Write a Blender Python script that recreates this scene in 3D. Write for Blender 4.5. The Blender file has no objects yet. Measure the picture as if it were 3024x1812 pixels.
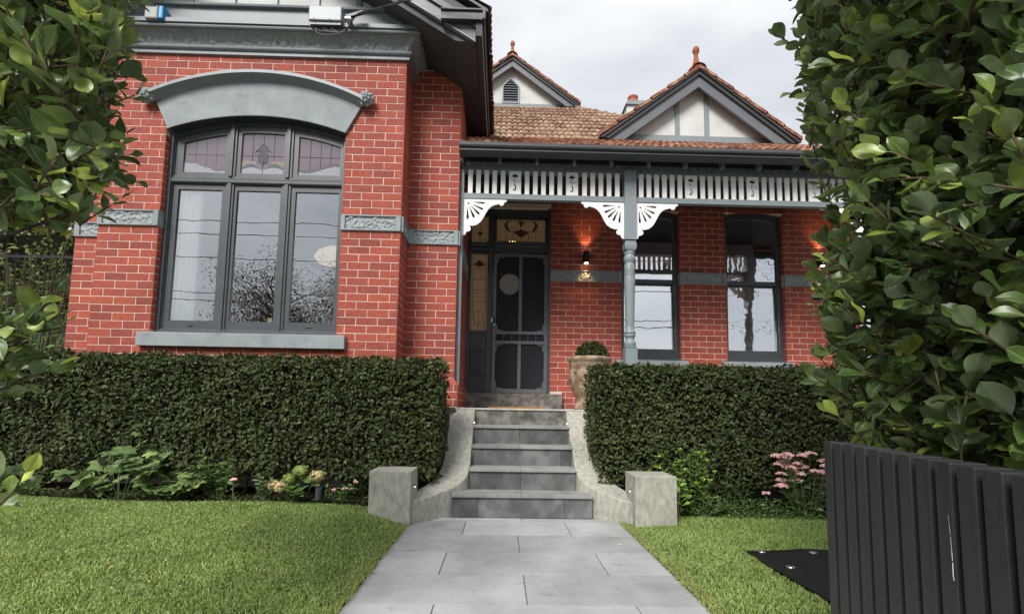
import bpy, math, random
import numpy as np
from mathutils import Vector, Matrix, noise

random.seed(7)
rng = np.random.default_rng(11)
S = bpy.context.scene
COL = S.collection

# ------------------------------------------------------------------ camera
CAM_H = 1.04
YAW, PITCH, ROLL = 0.0203, 0.0943, 0.0165
fw = Vector((math.sin(YAW)*math.cos(PITCH), math.cos(YAW)*math.cos(PITCH), math.sin(PITCH)))
rt = Vector((math.cos(YAW), -math.sin(YAW), 0.0))
up = rt.cross(fw)
r2 = rt*math.cos(ROLL) + up*math.sin(ROLL)
u2 = up*math.cos(ROLL) - rt*math.sin(ROLL)
cd = bpy.data.cameras.new('camera')
cam = bpy.data.objects.new('camera', cd)
COL.objects.link(cam)
cam.matrix_world = Matrix(((r2.x, u2.x, -fw.x, 0), (r2.y, u2.y, -fw.y, 0), (r2.z, u2.z, -fw.z, CAM_H), (0, 0, 0, 1)))
cd.sensor_width = 36
cd.lens = 17.62
cd.shift_y = 0.0519
cd.clip_start = 0.05
cd.clip_end = 600
S.camera = cam

# ------------------------------------------------------------------ world
W = bpy.data.worlds.new('World')
S.world = W
W.use_nodes = True
nt = W.node_tree
nt.nodes.clear()
SUN_EL, SUN_AZ = math.radians(42), math.radians(205)     # azimuth clockwise from +Y: behind the camera, to its left
wo = nt.nodes.new('ShaderNodeOutputWorld')
bgs = nt.nodes.new('ShaderNodeBackground')
bgc = nt.nodes.new('ShaderNodeBackground')
mixw = nt.nodes.new('ShaderNodeMixShader')
sky = nt.nodes.new('ShaderNodeTexSky')
sky.sky_type = 'NISHITA'
sky.sun_disc = False
sky.sun_elevation = SUN_EL
sky.sun_rotation = SUN_AZ
bgs.inputs['Strength'].default_value = 0.05
tc = nt.nodes.new('ShaderNodeTexCoord')
mp = nt.nodes.new('ShaderNodeMapping')
mp.inputs['Scale'].default_value = (1.0, 1.0, 2.6)
n1 = nt.nodes.new('ShaderNodeTexNoise')
n1.inputs['Scale'].default_value = 2.3
n1.inputs['Detail'].default_value = 4
n1.inputs['Roughness'].default_value = 0.5
n1.inputs['Distortion'].default_value = 0.6
rmp = nt.nodes.new('ShaderNodeValToRGB')
rmp.color_ramp.elements[0].position = 0.3
rmp.color_ramp.elements[0].color = (0.218, 0.230, 0.246, 1)
rmp.color_ramp.elements[1].position = 0.68
rmp.color_ramp.elements[1].color = (0.325, 0.330, 0.338, 1)
sep = nt.nodes.new('ShaderNodeSeparateXYZ')
mr = nt.nodes.new('ShaderNodeMapRange')          # overcast sky: dimmer towards the horizon
mr.inputs['From Min'].default_value = 0.0
mr.inputs['From Max'].default_value = 1.0
mr.inputs['To Min'].default_value = 0.72
mr.inputs['To Max'].default_value = 1.45
mul = nt.nodes.new('ShaderNodeMixRGB')
mul.blend_type = 'MULTIPLY'
mul.inputs['Fac'].default_value = 1
L = nt.links.new
L(tc.outputs['Generated'], mp.inputs['Vector'])
L(mp.outputs['Vector'], n1.inputs['Vector'])
L(n1.outputs['Fac'], rmp.inputs['Fac'])
L(tc.outputs['Generated'], sep.inputs['Vector'])
L(sep.outputs['Z'], mr.inputs['Value'])
L(rmp.outputs['Color'], mul.inputs['Color1'])
L(mr.outputs['Result'], mul.inputs['Color2'])
L(mul.outputs['Color'], bgc.inputs['Color'])
bgc.inputs['Strength'].default_value = 1.0
L(sky.outputs['Color'], bgs.inputs['Color'])
mixw.inputs['Fac'].default_value = 0.93
L(bgs.outputs[0], mixw.inputs[1])
L(bgc.outputs[0], mixw.inputs[2])
L(mixw.outputs[0], wo.inputs['Surface'])

sl = bpy.data.lights.new('sun', 'SUN')
sl.energy = 1.5
sl.angle = math.radians(24)
sl.color = (1.0, 0.97, 0.92)
so = bpy.data.objects.new('sun', sl)
COL.objects.link(so)
sd = Vector((math.sin(SUN_AZ)*math.cos(SUN_EL), math.cos(SUN_AZ)*math.cos(SUN_EL), math.sin(SUN_EL)))
so.rotation_euler = sd.to_track_quat('Z', 'Y').to_euler()
so.location = (0, -6, 12)

S.view_settings.view_transform = 'Standard'
S.view_settings.look = 'None'
S.view_settings.exposure = 1.5
S.view_settings.gamma = 1
S.render.engine = 'CYCLES'
S.cycles.max_bounces = 8
S.cycles.transparent_max_bounces = 12

# ------------------------------------------------------------------ materials
M = {}
def mat(name, col, rough=0.6, var=0.12, scale=6, bump=0.0, bscale=60, spec=0.4, metal=0.0, rand=0.0,
        col2=None, detail=5, emit=None, es=0.0, c2pos=(0.42, 0.62), stretch=None, coat=0.0):
    """principled with world-position noise; rand = per-piece brightness spread; col2 = second colour in noise patches"""
    m = bpy.data.materials.new(name)
    m.use_nodes = True
    t = m.node_tree
    p = t.nodes['Principled BSDF']
    p.inputs['Roughness'].default_value = rough
    p.inputs['Specular IOR Level'].default_value = spec
    p.inputs['Metallic'].default_value = metal
    if coat: p.inputs['Coat Weight'].default_value = coat
    g = t.nodes.new('ShaderNodeNewGeometry')
    vec = g.outputs['Position']
    if stretch:
        mpn = t.nodes.new('ShaderNodeMapping')
        mpn.inputs['Scale'].default_value = stretch
        t.links.new(vec, mpn.inputs['Vector'])
        vec = mpn.outputs['Vector']
    nz = t.nodes.new('ShaderNodeTexNoise')
    nz.inputs['Scale'].default_value = scale
    nz.inputs['Detail'].default_value = detail
    nz.inputs['Roughness'].default_value = 0.6
    t.links.new(vec, nz.inputs['Vector'])
    r = t.nodes.new('ShaderNodeValToRGB')
    a = tuple(c*(1-var) for c in col) + (1,)
    b = tuple(min(1, c*(1+var)) for c in (col2 or col)) + (1,)
    r.color_ramp.elements[0].color = a
    r.color_ramp.elements[1].color = b
    r.color_ramp.elements[0].position = c2pos[0] if col2 else 0.32
    r.color_ramp.elements[1].position = c2pos[1] if col2 else 0.7
    t.links.new(nz.outputs['Fac'], r.inputs['Fac'])
    out = r.outputs['Color']
    if rand:
        oi = t.nodes.new('ShaderNodeObjectInfo')
        ma = t.nodes.new('ShaderNodeMath'); ma.operation = 'ADD'
        t.links.new(oi.outputs['Random'], ma.inputs[0])
        t.links.new(g.outputs['Random Per Island'], ma.inputs[1])
        fr = t.nodes.new('ShaderNodeMath'); fr.operation = 'FRACT'
        t.links.new(ma.outputs[0], fr.inputs[0])
        mr_ = t.nodes.new('ShaderNodeMapRange')
        mr_.inputs['To Min'].default_value = 1-rand
        mr_.inputs['To Max'].default_value = 1+rand*0.8
        t.links.new(fr.outputs[0], mr_.inputs['Value'])
        mx = t.nodes.new('ShaderNodeMixRGB'); mx.blend_type = 'MULTIPLY'; mx.inputs['Fac'].default_value = 1
        t.links.new(out, mx.inputs['Color1'])
        t.links.new(mr_.outputs['Result'], mx.inputs['Color2'])
        out = mx.outputs['Color']
    t.links.new(out, p.inputs['Base Color'])
    if bump:
        nb = t.nodes.new('ShaderNodeTexNoise')
        nb.inputs['Scale'].default_value = bscale
        nb.inputs['Detail'].default_value = 6
        t.links.new(vec, nb.inputs['Vector'])
        bn = t.nodes.new('ShaderNodeBump')
        bn.inputs['Strength'].default_value = bump
        bn.inputs['Distance'].default_value = 0.01
        t.links.new(nb.outputs['Fac'], bn.inputs['Height'])
        t.links.new(bn.outputs['Normal'], p.inputs['Normal'])
    if emit:
        p.inputs['Emission Color'].default_value = emit + (1,)
        p.inputs['Emission Strength'].default_value = es
    M[name] = m
    return m

def brick_mat():
    m = mat('brick', (0.37, 0.082, 0.054), 0.72, 0.12, 1.7, 0.35, 140, 0.25)
    t = m.node_tree
    p = t.nodes['Principled BSDF']
    base = p.inputs['Base Color'].links[0].from_socket
    g = t.nodes.new('ShaderNodeNewGeometry'); oi = t.nodes.new('ShaderNodeObjectInfo')
    ad = t.nodes.new('ShaderNodeMath'); ad.operation = 'ADD'
    t.links.new(oi.outputs['Random'], ad.inputs[0]); t.links.new(g.outputs['Random Per Island'], ad.inputs[1])
    fr = t.nodes.new('ShaderNodeMath'); fr.operation = 'FRACT'; t.links.new(ad.outputs[0], fr.inputs[0])
    rp = t.nodes.new('ShaderNodeValToRGB')
    e = rp.color_ramp.elements
    e[0].position = 0.0; e[0].color = (0.76, 0.82, 0.95, 1)
    e[1].position = 1.0; e[1].color = (1.12, 1.16, 1.04, 1)
    x = e.new(0.2); x.color = (0.88, 0.92, 1.0, 1)
    x = e.new(0.7); x.color = (1.02, 1.0, 1.0, 1)
    t.links.new(fr.outputs[0], rp.inputs['Fac'])
    mx = t.nodes.new('ShaderNodeMixRGB'); mx.blend_type = 'MULTIPLY'; mx.inputs['Fac'].default_value = 1
    t.links.new(base, mx.inputs['Color1']); t.links.new(rp.outputs['Color'], mx.inputs['Color2'])
    # fine pale specks and dark smudges in the fired clay
    ns = t.nodes.new('ShaderNodeTexNoise'); ns.inputs['Scale'].default_value = 55; ns.inputs['Detail'].default_value = 8
    t.links.new(g.outputs['Position'], ns.inputs['Vector'])
    r2_ = t.nodes.new('ShaderNodeValToRGB')
    r2_.color_ramp.elements[0].position = 0.3; r2_.color_ramp.elements[0].color = (0.72, 0.7, 0.7, 1)
    r2_.color_ramp.elements[1].position = 0.72; r2_.color_ramp.elements[1].color = (1.2, 1.22, 1.25, 1)
    t.links.new(ns.outputs['Fac'], r2_.inputs['Fac'])
    m2 = t.nodes.new('ShaderNodeMixRGB'); m2.blend_type = 'MULTIPLY'; m2.inputs['Fac'].default_value = 1
    t.links.new(mx.outputs['Color'], m2.inputs['Color1']); t.links.new(r2_.outputs['Color'], m2.inputs['Color2'])
    t.links.new(m2.outputs['Color'], p.inputs['Base Color'])
brick_mat()
mat('mortar', (0.70, 0.57, 0.48), 0.9, 0.16, 5, 0.3, 120)
mat('grey_render', (0.265, 0.297, 0.308), 0.62, 0.12, 5, 0.22, 220, 0.35)
mat('grey_paint', (0.225, 0.258, 0.272), 0.42, 0.07, 5, 0.06, 60, 0.45)
mat('rough_grey', (0.29, 0.32, 0.335), 0.6, 0.2, 30, 0.3, 160)
mat('barge_paint', (0.135, 0.148, 0.16), 0.42, 0.08, 5, 0.06, 60, 0.45)
mat('cornice_paint', (0.185, 0.21, 0.225), 0.45, 0.08, 5, 0.06, 60, 0.45)
mat('dark_paint', (0.062, 0.070, 0.078), 0.38, 0.12, 6, 0.08, 50, 0.5)
mat('door_paint', (0.055, 0.062, 0.072), 0.42, 0.12, 8, 0.06, 50, 0.45)
mat('screen_paint', (0.125, 0.138, 0.15), 0.42, 0.1, 8, 0.05, 50, 0.45)
mat('charcoal_trim', (0.048, 0.051, 0.056), 0.4, 0.12, 5, 0.06, 40, 0.5)
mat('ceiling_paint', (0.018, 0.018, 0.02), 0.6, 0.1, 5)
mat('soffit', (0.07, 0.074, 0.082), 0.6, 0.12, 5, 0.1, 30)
mat('white_paint', (0.85, 0.855, 0.835), 0.5, 0.05, 6, 0.08, 60, 0.4)
mat('white_render', (0.59, 0.60, 0.58), 0.8, 0.1, 4, 0.35, 120)
mat('terracotta', (0.32, 0.105, 0.055), 0.8, 0.25, 8, 0.5, 90, 0.3, rand=0.2)
mat('roof_tile', (0.26, 0.125, 0.082), 0.85, 0.25, 5, 0.6, 70, 0.25, rand=0.24, col2=(0.29, 0.21, 0.145), c2pos=(0.34, 0.66))
mat('roof_tile_red', (0.30, 0.105, 0.066), 0.8, 0.3, 9, 0.6, 70, 0.25, rand=0.3, col2=(0.32, 0.19, 0.12), c2pos=(0.46, 0.62))
mat('concrete', (0.355, 0.345, 0.30), 0.88, 0.12, 16, 0.4, 90, 0.25, col2=(0.42, 0.405, 0.355), c2pos=(0.34, 0.66), detail=12, stretch=(1.6, 1.6, 0.7))
mat('concrete_pale', (0.46, 0.45, 0.41), 0.9, 0.22, 9, 0.4, 90, 0.25, detail=8)
mat('concrete_dirty', (0.11, 0.108, 0.10), 0.9, 0.3, 8, 0.4, 90, 0.25, col2=(0.20, 0.19, 0.168), c2pos=(0.35, 0.65), detail=9)
mat('bluestone', (0.40, 0.405, 0.405), 0.8, 0.13, 3.2, 0.3, 150, 0.3, rand=0.13, detail=12)
def stain(name, scale=1.6, lo=0.74, speck=0.55):
    t = M[name].node_tree; p = t.nodes['Principled BSDF']
    base = p.inputs['Base Color'].links[0].from_socket
    g = t.nodes.new('ShaderNodeNewGeometry')
    for sc_, a, b, c, d in ((scale, 0.36, 0.60, lo, 1.06), (210, 0.62, 0.70, 1.0, speck), (9, 0.60, 0.74, 1.0, 0.80)):
        n = t.nodes.new('ShaderNodeTexNoise'); n.inputs['Scale'].default_value = sc_; n.inputs['Detail'].default_value = 7; n.inputs['Distortion'].default_value = 0.8
        t.links.new(g.outputs['Position'], n.inputs['Vector'])
        m_ = t.nodes.new('ShaderNodeMapRange'); m_.inputs['From Min'].default_value = a; m_.inputs['From Max'].default_value = b; m_.inputs['To Min'].default_value = c; m_.inputs['To Max'].default_value = d
        t.links.new(n.outputs['Fac'], m_.inputs['Value'])
        x = t.nodes.new('ShaderNodeMixRGB'); x.blend_type = 'MULTIPLY'; x.inputs['Fac'].default_value = 1
        t.links.new(base, x.inputs['Color1']); t.links.new(m_.outputs['Result'], x.inputs['Color2']); base = x.outputs['Color']
    t.links.new(base, p.inputs['Base Color'])
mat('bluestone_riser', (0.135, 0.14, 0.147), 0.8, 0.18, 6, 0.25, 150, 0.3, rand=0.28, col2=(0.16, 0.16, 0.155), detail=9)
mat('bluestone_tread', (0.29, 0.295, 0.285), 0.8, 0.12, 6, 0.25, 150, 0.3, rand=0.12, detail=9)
mat('bluestone_base', (0.075, 0.073, 0.075), 0.85, 0.3, 9, 0.6, 40, 0.3)
mat('joint_grout', (0.14, 0.14, 0.135), 0.9, 0.1, 20)
mat('soil', (0.035, 0.024, 0.017), 0.95, 0.5, 14, 1.0, 60, 0.1)
mat('lawn_soil', (0.05, 0.085, 0.018), 0.95, 0.3, 10, 0.6, 80, 0.1)
mat('asphalt', (0.05, 0.05, 0.052), 0.9, 0.2, 20, 0.4, 160, 0.3)
mat('footpath', (0.30, 0.29, 0.27), 0.9, 0.12, 6, 0.3, 120, 0.3)
mat('black_timber', (0.030, 0.0305, 0.032), 0.5, 0.18, 3, 0.18, 60, 0.35, stretch=(8, 8, 0.5))
mat('black_metal', (0.012, 0.012, 0.013), 0.4, 0.2, 8, 0.05, 60, 0.5)
mat('black_mat', (0.009, 0.010, 0.011), 0.42, 0.4, 5, 0.5, 22, 0.5)
mat('steel', (0.5, 0.5, 0.5), 0.35, 0.1, 8, 0, 60, 0.5, metal=0.9)
mat('bark', (0.085, 0.062, 0.045), 0.9, 0.35, 30, 0.8, 60, 0.2)
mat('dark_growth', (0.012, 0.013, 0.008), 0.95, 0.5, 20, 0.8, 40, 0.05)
mat('twig', (0.12, 0.085, 0.05), 0.8, 0.3, 30, 0.4, 60, 0.2)
mat('green_stem', (0.10, 0.15, 0.05), 0.6, 0.2, 20)
mat('pot_clay', (0.285, 0.185, 0.12), 0.85, 0.22, 10, 0.5, 70, 0.25, col2=(0.34, 0.255, 0.185))
mat('coir', (0.40, 0.19, 0.055), 0.95, 0.35, 60, 0.9, 200, 0.1)
mat('plastic_grey', (0.29, 0.33, 0.345), 0.4, 0.05, 4, 0, 60, 0.45)
mat('alarm_grey', (0.33, 0.335, 0.33), 0.45, 0.06, 5)
mat('alarm_blue', (0.035, 0.27, 0.55), 0.35, 0.06, 5)
mat('cable', (0.018, 0.018, 0.02), 0.5, 0.1, 20)
mat('cable_grey', (0.13, 0.135, 0.14), 0.5, 0.1, 20)
mat('curtain', (0.88, 0.90, 0.88), 0.85, 0.06, 6)
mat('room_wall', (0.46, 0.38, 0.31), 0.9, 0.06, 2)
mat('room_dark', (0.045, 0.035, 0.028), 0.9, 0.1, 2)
mat('lead', (0.035, 0.037, 0.04), 0.5, 0.1, 20, 0, 60, 0.5)
mat('lead_pale', (0.22, 0.22, 0.225), 0.4, 0.1, 20, 0, 60, 0.5)
mat('flower_pink', (0.72, 0.42, 0.40), 0.8, 0.25, 60, rand=0.35)
mat('flower_cream', (0.55, 0.50, 0.24), 0.8, 0.25, 50, rand=0.35, col2=(0.60, 0.44, 0.22))
mat('flower_lime', (0.26, 0.33, 0.085), 0.8, 0.25, 50, rand=0.35)
mat('dry_leaf', (0.34, 0.24, 0.10), 0.8, 0.3, 30, rand=0.4)
mat('lamp_shade', (0.75, 0.66, 0.50), 0.8, 0.04, 5, emit=(1.0, 0.80, 0.52), es=0.22)
mat('globe', (0.75, 0.72, 0.64), 0.5, 0.03, 5, emit=(1.0, 0.88, 0.70), es=0.16)
mat('bulb', (0.9, 0.9, 0.85), 0.5, 0.0, 5, emit=(1.0, 0.90, 0.72), es=4.0)
mat('glow_warm', (0.9, 0.6, 0.3), 0.5, 0.0, 5, emit=(1.0, 0.62, 0.25), es=2.2)

stain('bluestone', 1.5, 0.84); stain('bluestone_tread', 2.5, 0.78); stain('bluestone_riser', 2.5, 0.75); stain('concrete', 2.2, 0.86); stain('black_timber', 1.2, 0.8, 1.25); stain('grey_render', 1.4, 0.9, 0.94)
def leaf_mat(name, dark, midc, bright, back, rough=0.35, spec=0.5, transl=0.22, pos=(0.0, 0.72, 0.93), tint=None, nscale=22, nrange=(0.7, 1.3), vein=False):
    m = bpy.data.materials.new(name)
    m.use_nodes = True
    t = m.node_tree
    p = t.nodes['Principled BSDF']
    o = t.nodes['Material Output']
    g = t.nodes.new('ShaderNodeNewGeometry'); oi = t.nodes.new('ShaderNodeObjectInfo')
    ad = t.nodes.new('ShaderNodeMath'); ad.operation = 'ADD'
    t.links.new(oi.outputs['Random'], ad.inputs[0]); t.links.new(g.outputs['Random Per Island'], ad.inputs[1])
    fr = t.nodes.new('ShaderNodeMath'); fr.operation = 'FRACT'; t.links.new(ad.outputs[0], fr.inputs[0])
    rp = t.nodes.new('ShaderNodeValToRGB')
    e = rp.color_ramp.elements
    e[0].position = pos[0]; e[0].color = dark + (1,)
    e[1].position = 1.0; e[1].color = bright + (1,)
    x = e.new(pos[1]); x.color = midc + (1,)
    x = e.new(pos[2]); x.color = tuple((a+b)/2 for a, b in zip(midc, bright)) + (1,)
    t.links.new(fr.outputs[0], rp.inputs['Fac'])
    nz = t.nodes.new('ShaderNodeTexNoise'); nz.inputs['Scale'].default_value = nscale; nz.inputs['Detail'].default_value = 4
    t.links.new(g.outputs['Position'], nz.inputs['Vector'])
    mr_ = t.nodes.new('ShaderNodeMapRange'); mr_.inputs['From Min'].default_value = 0.3; mr_.inputs['From Max'].default_value = 0.7; mr_.inputs['To Min'].default_value = nrange[0]; mr_.inputs['To Max'].default_value = nrange[1]
    t.links.new(nz.outputs['Fac'], mr_.inputs['Value'])
    mx = t.nodes.new('ShaderNodeMixRGB'); mx.blend_type = 'MULTIPLY'; mx.inputs['Fac'].default_value = 1
    t.links.new(rp.outputs['Color'], mx.inputs['Color1']); t.links.new(mr_.outputs['Result'], mx.inputs['Color2'])
    if tint:            # patches of another hue over the plant
        n3 = t.nodes.new('ShaderNodeTexNoise'); n3.inputs['Scale'].default_value = 2.1; n3.inputs['Detail'].default_value = 3
        t.links.new(g.outputs['Position'], n3.inputs['Vector'])
        r3 = t.nodes.new('ShaderNodeMapRange'); r3.inputs['From Min'].default_value = 0.5; r3.inputs['From Max'].default_value = 0.72
        t.links.new(n3.outputs['Fac'], r3.inputs['Value'])
        m3 = t.nodes.new('ShaderNodeMixRGB'); m3.inputs['Color2'].default_value = tint + (1,)
        f3 = t.nodes.new('ShaderNodeMath'); f3.operation = 'MULTIPLY'; f3.inputs[1].default_value = 0.38
        t.links.new(r3.outputs['Result'], f3.inputs[0]); t.links.new(f3.outputs[0], m3.inputs['Fac'])
        t.links.new(mx.outputs['Color'], m3.inputs['Color1']); mx = m3
    if vein:            # pale midrib and leaf margin
        at = t.nodes.new('ShaderNodeAttribute'); at.attribute_name = 'vein'
        rv = t.nodes.new('ShaderNodeValToRGB'); ev = rv.color_ramp.elements
        ev[0].position = 0.0; ev[0].color = (1, 1, 1, 1); ev[1].position = 1.0; ev[1].color = (0.8, 0.8, 0.8, 1)
        q = ev.new(0.09); q.color = (0.15, 0.15, 0.15, 1); q = ev.new(0.14); q.color = (0, 0, 0, 1); q = ev.new(0.90); q.color = (0, 0, 0, 1)
        t.links.new(at.outputs['Fac'], rv.inputs['Fac'])
        mv = t.nodes.new('ShaderNodeMixRGB'); mv.inputs['Color2'].default_value = (0.26, 0.34, 0.15, 1)
        fv = t.nodes.new('ShaderNodeMath'); fv.operation = 'MULTIPLY'; fv.inputs[1].default_value = 0.7
        t.links.new(rv.outputs['Color'], fv.inputs[0]); t.links.new(fv.outputs[0], mv.inputs['Fac'])
        t.links.new(mx.outputs['Color'], mv.inputs['Color1']); mx = mv
    mb = t.nodes.new('ShaderNodeMixRGB'); mb.inputs['Color2'].default_value = back + (1,)
    fb = t.nodes.new('ShaderNodeMath'); fb.operation = 'MULTIPLY'; fb.inputs[1].default_value = 0.75
    t.links.new(g.outputs['Backfacing'], fb.inputs[0]); t.links.new(fb.outputs[0], mb.inputs['Fac'])
    t.links.new(mx.outputs['Color'], mb.inputs['Color1'])
    t.links.new(mb.outputs['Color'], p.inputs['Base Color'])
    p.inputs['Roughness'].default_value = rough
    p.inputs['Specular IOR Level'].default_value = spec
    tr = t.nodes.new('ShaderNodeBsdfTranslucent')
    t.links.new(mx.outputs['Color'], tr.inputs['Color'])
    ms = t.nodes.new('ShaderNodeMixShader'); ms.inputs['Fac'].default_value = transl
    t.links.new(p.outputs[0], ms.inputs[1]); t.links.new(tr.outputs[0], ms.inputs[2])
    t.links.new(ms.outputs[0], o.inputs['Surface'])
    M[name] = m
leaf_mat('hedge_leaf', (0.036, 0.050, 0.017), (0.074, 0.100, 0.033), (0.15, 0.18, 0.062), (0.07, 0.088, 0.04), 0.58, 0.25, 0.18, (0, 0.8, 0.95), tint=(0.085, 0.062, 0.022))
leaf_mat('ficus_leaf', (0.040, 0.076, 0.020), (0.115, 0.185, 0.044), (0.46, 0.55, 0.09), (0.21, 0.27, 0.15), 0.31, 0.5, 0.24, (0, 0.72, 0.92), vein=True)
leaf_mat('shrub_leaf', (0.065, 0.12, 0.032), (0.12, 0.21, 0.055), (0.24, 0.35, 0.09), (0.09, 0.13, 0.05), 0.45, 0.4, 0.25)
leaf_mat('lime_leaf', (0.24, 0.40, 0.06), (0.38, 0.55, 0.09), (0.55, 0.66, 0.14), (0.24, 0.33, 0.08), 0.45, 0.4, 0.3)
leaf_mat('euonymus_leaf', (0.065, 0.13, 0.035), (0.11, 0.20, 0.05), (0.30, 0.42, 0.08), (0.07, 0.11, 0.04), 0.4, 0.45, 0.25, (0, 0.78, 0.9))
leaf_mat('soft_leaf', (0.12, 0.19, 0.07), (0.20, 0.29, 0.11), (0.34, 0.42, 0.13), (0.15, 0.20, 0.09), 0.6, 0.3, 0.3)
leaf_mat('sedum_leaf', (0.12, 0.18, 0.08), (0.17, 0.24, 0.10), (0.24, 0.31, 0.12), (0.15, 0.21, 0.10), 0.5, 0.35, 0.2)
leaf_mat('tree_leaf', (0.05, 0.07, 0.02), (0.12, 0.15, 0.04), (0.30, 0.30, 0.08), (0.12, 0.15, 0.05), 0.5, 0.35, 0.35, (0, 0.5, 0.85))
leaf_mat('yellow_tree_leaf', (0.15, 0.16, 0.035), (0.27, 0.28, 0.06), (0.42, 0.38, 0.09), (0.25, 0.26, 0.07), 0.5, 0.35, 0.4, (0, 0.5, 0.85))
leaf_mat('street_leaf', (0.06, 0.062, 0.035), (0.11, 0.105, 0.055), (0.20, 0.15, 0.08), (0.05, 0.05, 0.03), 0.5, 0.35, 0.2, (0, 0.6, 0.9))
leaf_mat('grass_blade', (0.185, 0.285, 0.055), (0.38, 0.50, 0.15), (0.70, 0.72, 0.43), (0.30, 0.42, 0.12), 0.5, 0.35, 0.35, (0, 0.70, 0.92), nscale=2.6, nrange=(0.75, 1.2), tint=(0.44, 0.50, 0.17))
leaf_mat('grass_dry', (0.26, 0.25, 0.09), (0.38, 0.34, 0.14), (0.48, 0.42, 0.20), (0.35, 0.31, 0.13), 0.7, 0.2, 0.25)

def glass_mat(name, refl, tint=(0.9, 0.92, 0.93), wave=0.0, wscale=3, gloss=(0.95, 0.97, 1.0), body=None, bodyfac=0.0):
    m = bpy.data.materials.new(name)
    m.use_nodes = True
    t = m.node_tree
    t.nodes.clear()
    o = t.nodes.new('ShaderNodeOutputMaterial')
    tr = t.nodes.new('ShaderNodeBsdfTransparent'); tr.inputs['Color'].default_value = tint + (1,)
    gl = t.nodes.new('ShaderNodeBsdfGlossy'); gl.inputs['Roughness'].default_value = 0.0; gl.inputs['Color'].default_value = gloss + (1,)
    ms = t.nodes.new('ShaderNodeMixShader')
    lw = t.nodes.new('ShaderNodeLayerWeight'); lw.inputs['Blend'].default_value = 0.25
    mr_ = t.nodes.new('ShaderNodeMapRange'); mr_.inputs['To Min'].default_value = refl; mr_.inputs['To Max'].default_value = 0.95
    t.links.new(lw.outputs['Fresnel'], mr_.inputs['Value'])
    t.links.new(mr_.outputs['Result'], ms.inputs['Fac'])
    first = tr
    if body:
        df = t.nodes.new('ShaderNodeBsdfDiffuse'); df.inputs['Color'].default_value = body + (1,)
        mb = t.nodes.new('ShaderNodeMixShader'); mb.inputs['Fac'].default_value = bodyfac
        t.links.new(tr.outputs[0], mb.inputs[1]); t.links.new(df.outputs[0], mb.inputs[2])
        first = mb
    t.links.new(first.outputs[0], ms.inputs[1]); t.links.new(gl.outputs[0], ms.inputs[2])
    if wave:
        g = t.nodes.new('ShaderNodeNewGeometry')
        nz = t.nodes.new('ShaderNodeTexNoise'); nz.inputs['Scale'].default_value = wscale; nz.inputs['Detail'].default_value = 2
        t.links.new(g.outputs['Position'], nz.inputs['Vector'])
        bn = t.nodes.new('ShaderNodeBump'); bn.inputs['Strength'].default_value = 1; bn.inputs['Distance'].default_value = wave
        t.links.new(nz.outputs['Fac'], bn.inputs['Height'])
        t.links.new(bn.outputs['Normal'], gl.inputs['Normal'])
    t.links.new(ms.outputs[0], o.inputs['Surface'])
    M[name] = m
glass_mat('glass', 0.34, (0.97, 0.98, 0.98), wave=0.0008, wscale=2.2)
glass_mat('old_glass', 0.68, wave=0.004, wscale=3.0)
glass_mat('old_glass2', 0.82, wave=0.0012, wscale=2.0)
glass_mat('leadlight_purple', 0.10, (0.5, 0.42, 0.5), 0.001, 6, body=(0.17, 0.13, 0.16), bodyfac=0.92)
glass_mat('leadlight_clear', 0.2, (0.8, 0.8, 0.82), 0.002, 14, body=(0.30, 0.30, 0.32), bodyfac=0.9)
glass_mat('leadlight_olive', 0.15, (0.5, 0.5, 0.35), 0.001, 9, body=(0.13, 0.125, 0.085), bodyfac=0.8)
glass_mat('leadlight_navy', 0.15, (0.2, 0.25, 0.3), 0.001, 9, body=(0.035, 0.055, 0.08), bodyfac=0.85)
glass_mat('leadlight_dark', 0.12, (0.3, 0.28, 0.3), 0.001, 9, body=(0.055, 0.05, 0.06), bodyfac=0.85)
glass_mat('leadlight_gold', 0.12, (0.7, 0.55, 0.35), 0.002, 40, body=(0.30, 0.215, 0.14), bodyfac=0.85)

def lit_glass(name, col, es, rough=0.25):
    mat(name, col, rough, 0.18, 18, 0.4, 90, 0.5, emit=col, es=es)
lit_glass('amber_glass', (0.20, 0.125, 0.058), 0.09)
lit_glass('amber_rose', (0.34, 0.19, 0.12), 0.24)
lit_glass('plum_glass', (0.05, 0.014, 0.018), 0.08)
lit_glass('green_glass', (0.026, 0.028, 0.022), 0.06)
m = bpy.data.materials.new('fly_screen'); m.use_nodes = True
t = m.node_tree; t.nodes.clear()
o_ = t.nodes.new('ShaderNodeOutputMaterial'); a_ = t.nodes.new('ShaderNodeBsdfTransparent'); a_.inputs['Color'].default_value = (0.8, 0.8, 0.8, 1)
d_ = t.nodes.new('ShaderNodeBsdfDiffuse'); d_.inputs['Color'].default_value = (0.050, 0.052, 0.058, 1)
x_ = t.nodes.new('ShaderNodeMixShader'); x_.inputs['Fac'].default_value = 0.62
t.links.new(a_.outputs[0], x_.inputs[1]); t.links.new(d_.outputs[0], x_.inputs[2]); t.links.new(x_.outputs[0], o_.inputs['Surface'])
M['fly_screen'] = m

# ------------------------------------------------------------------ helpers
WM = {}
def put(o, parent=None, kind=None):
    COL.objects.link(o)
    if parent is not None:
        o.parent = parent
        o.matrix_parent_inverse = WM.get(parent.name, Matrix.Identity(4)).inverted()
    if kind: o['kind'] = kind
    return o
def tag(o, label, cat, group=None):
    o['label'] = label; o['category'] = cat
    if group: o['group'] = group
    return o
def thing(name, label, cat, loc=(0, 0, 0), group=None):
    o = bpy.data.objects.new(name, None)
    o.empty_display_size = 0.1
    o.location = loc
    COL.objects.link(o)
    WM[o.name] = Matrix.Translation(loc)
    return tag(o, label, cat, group)

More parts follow.
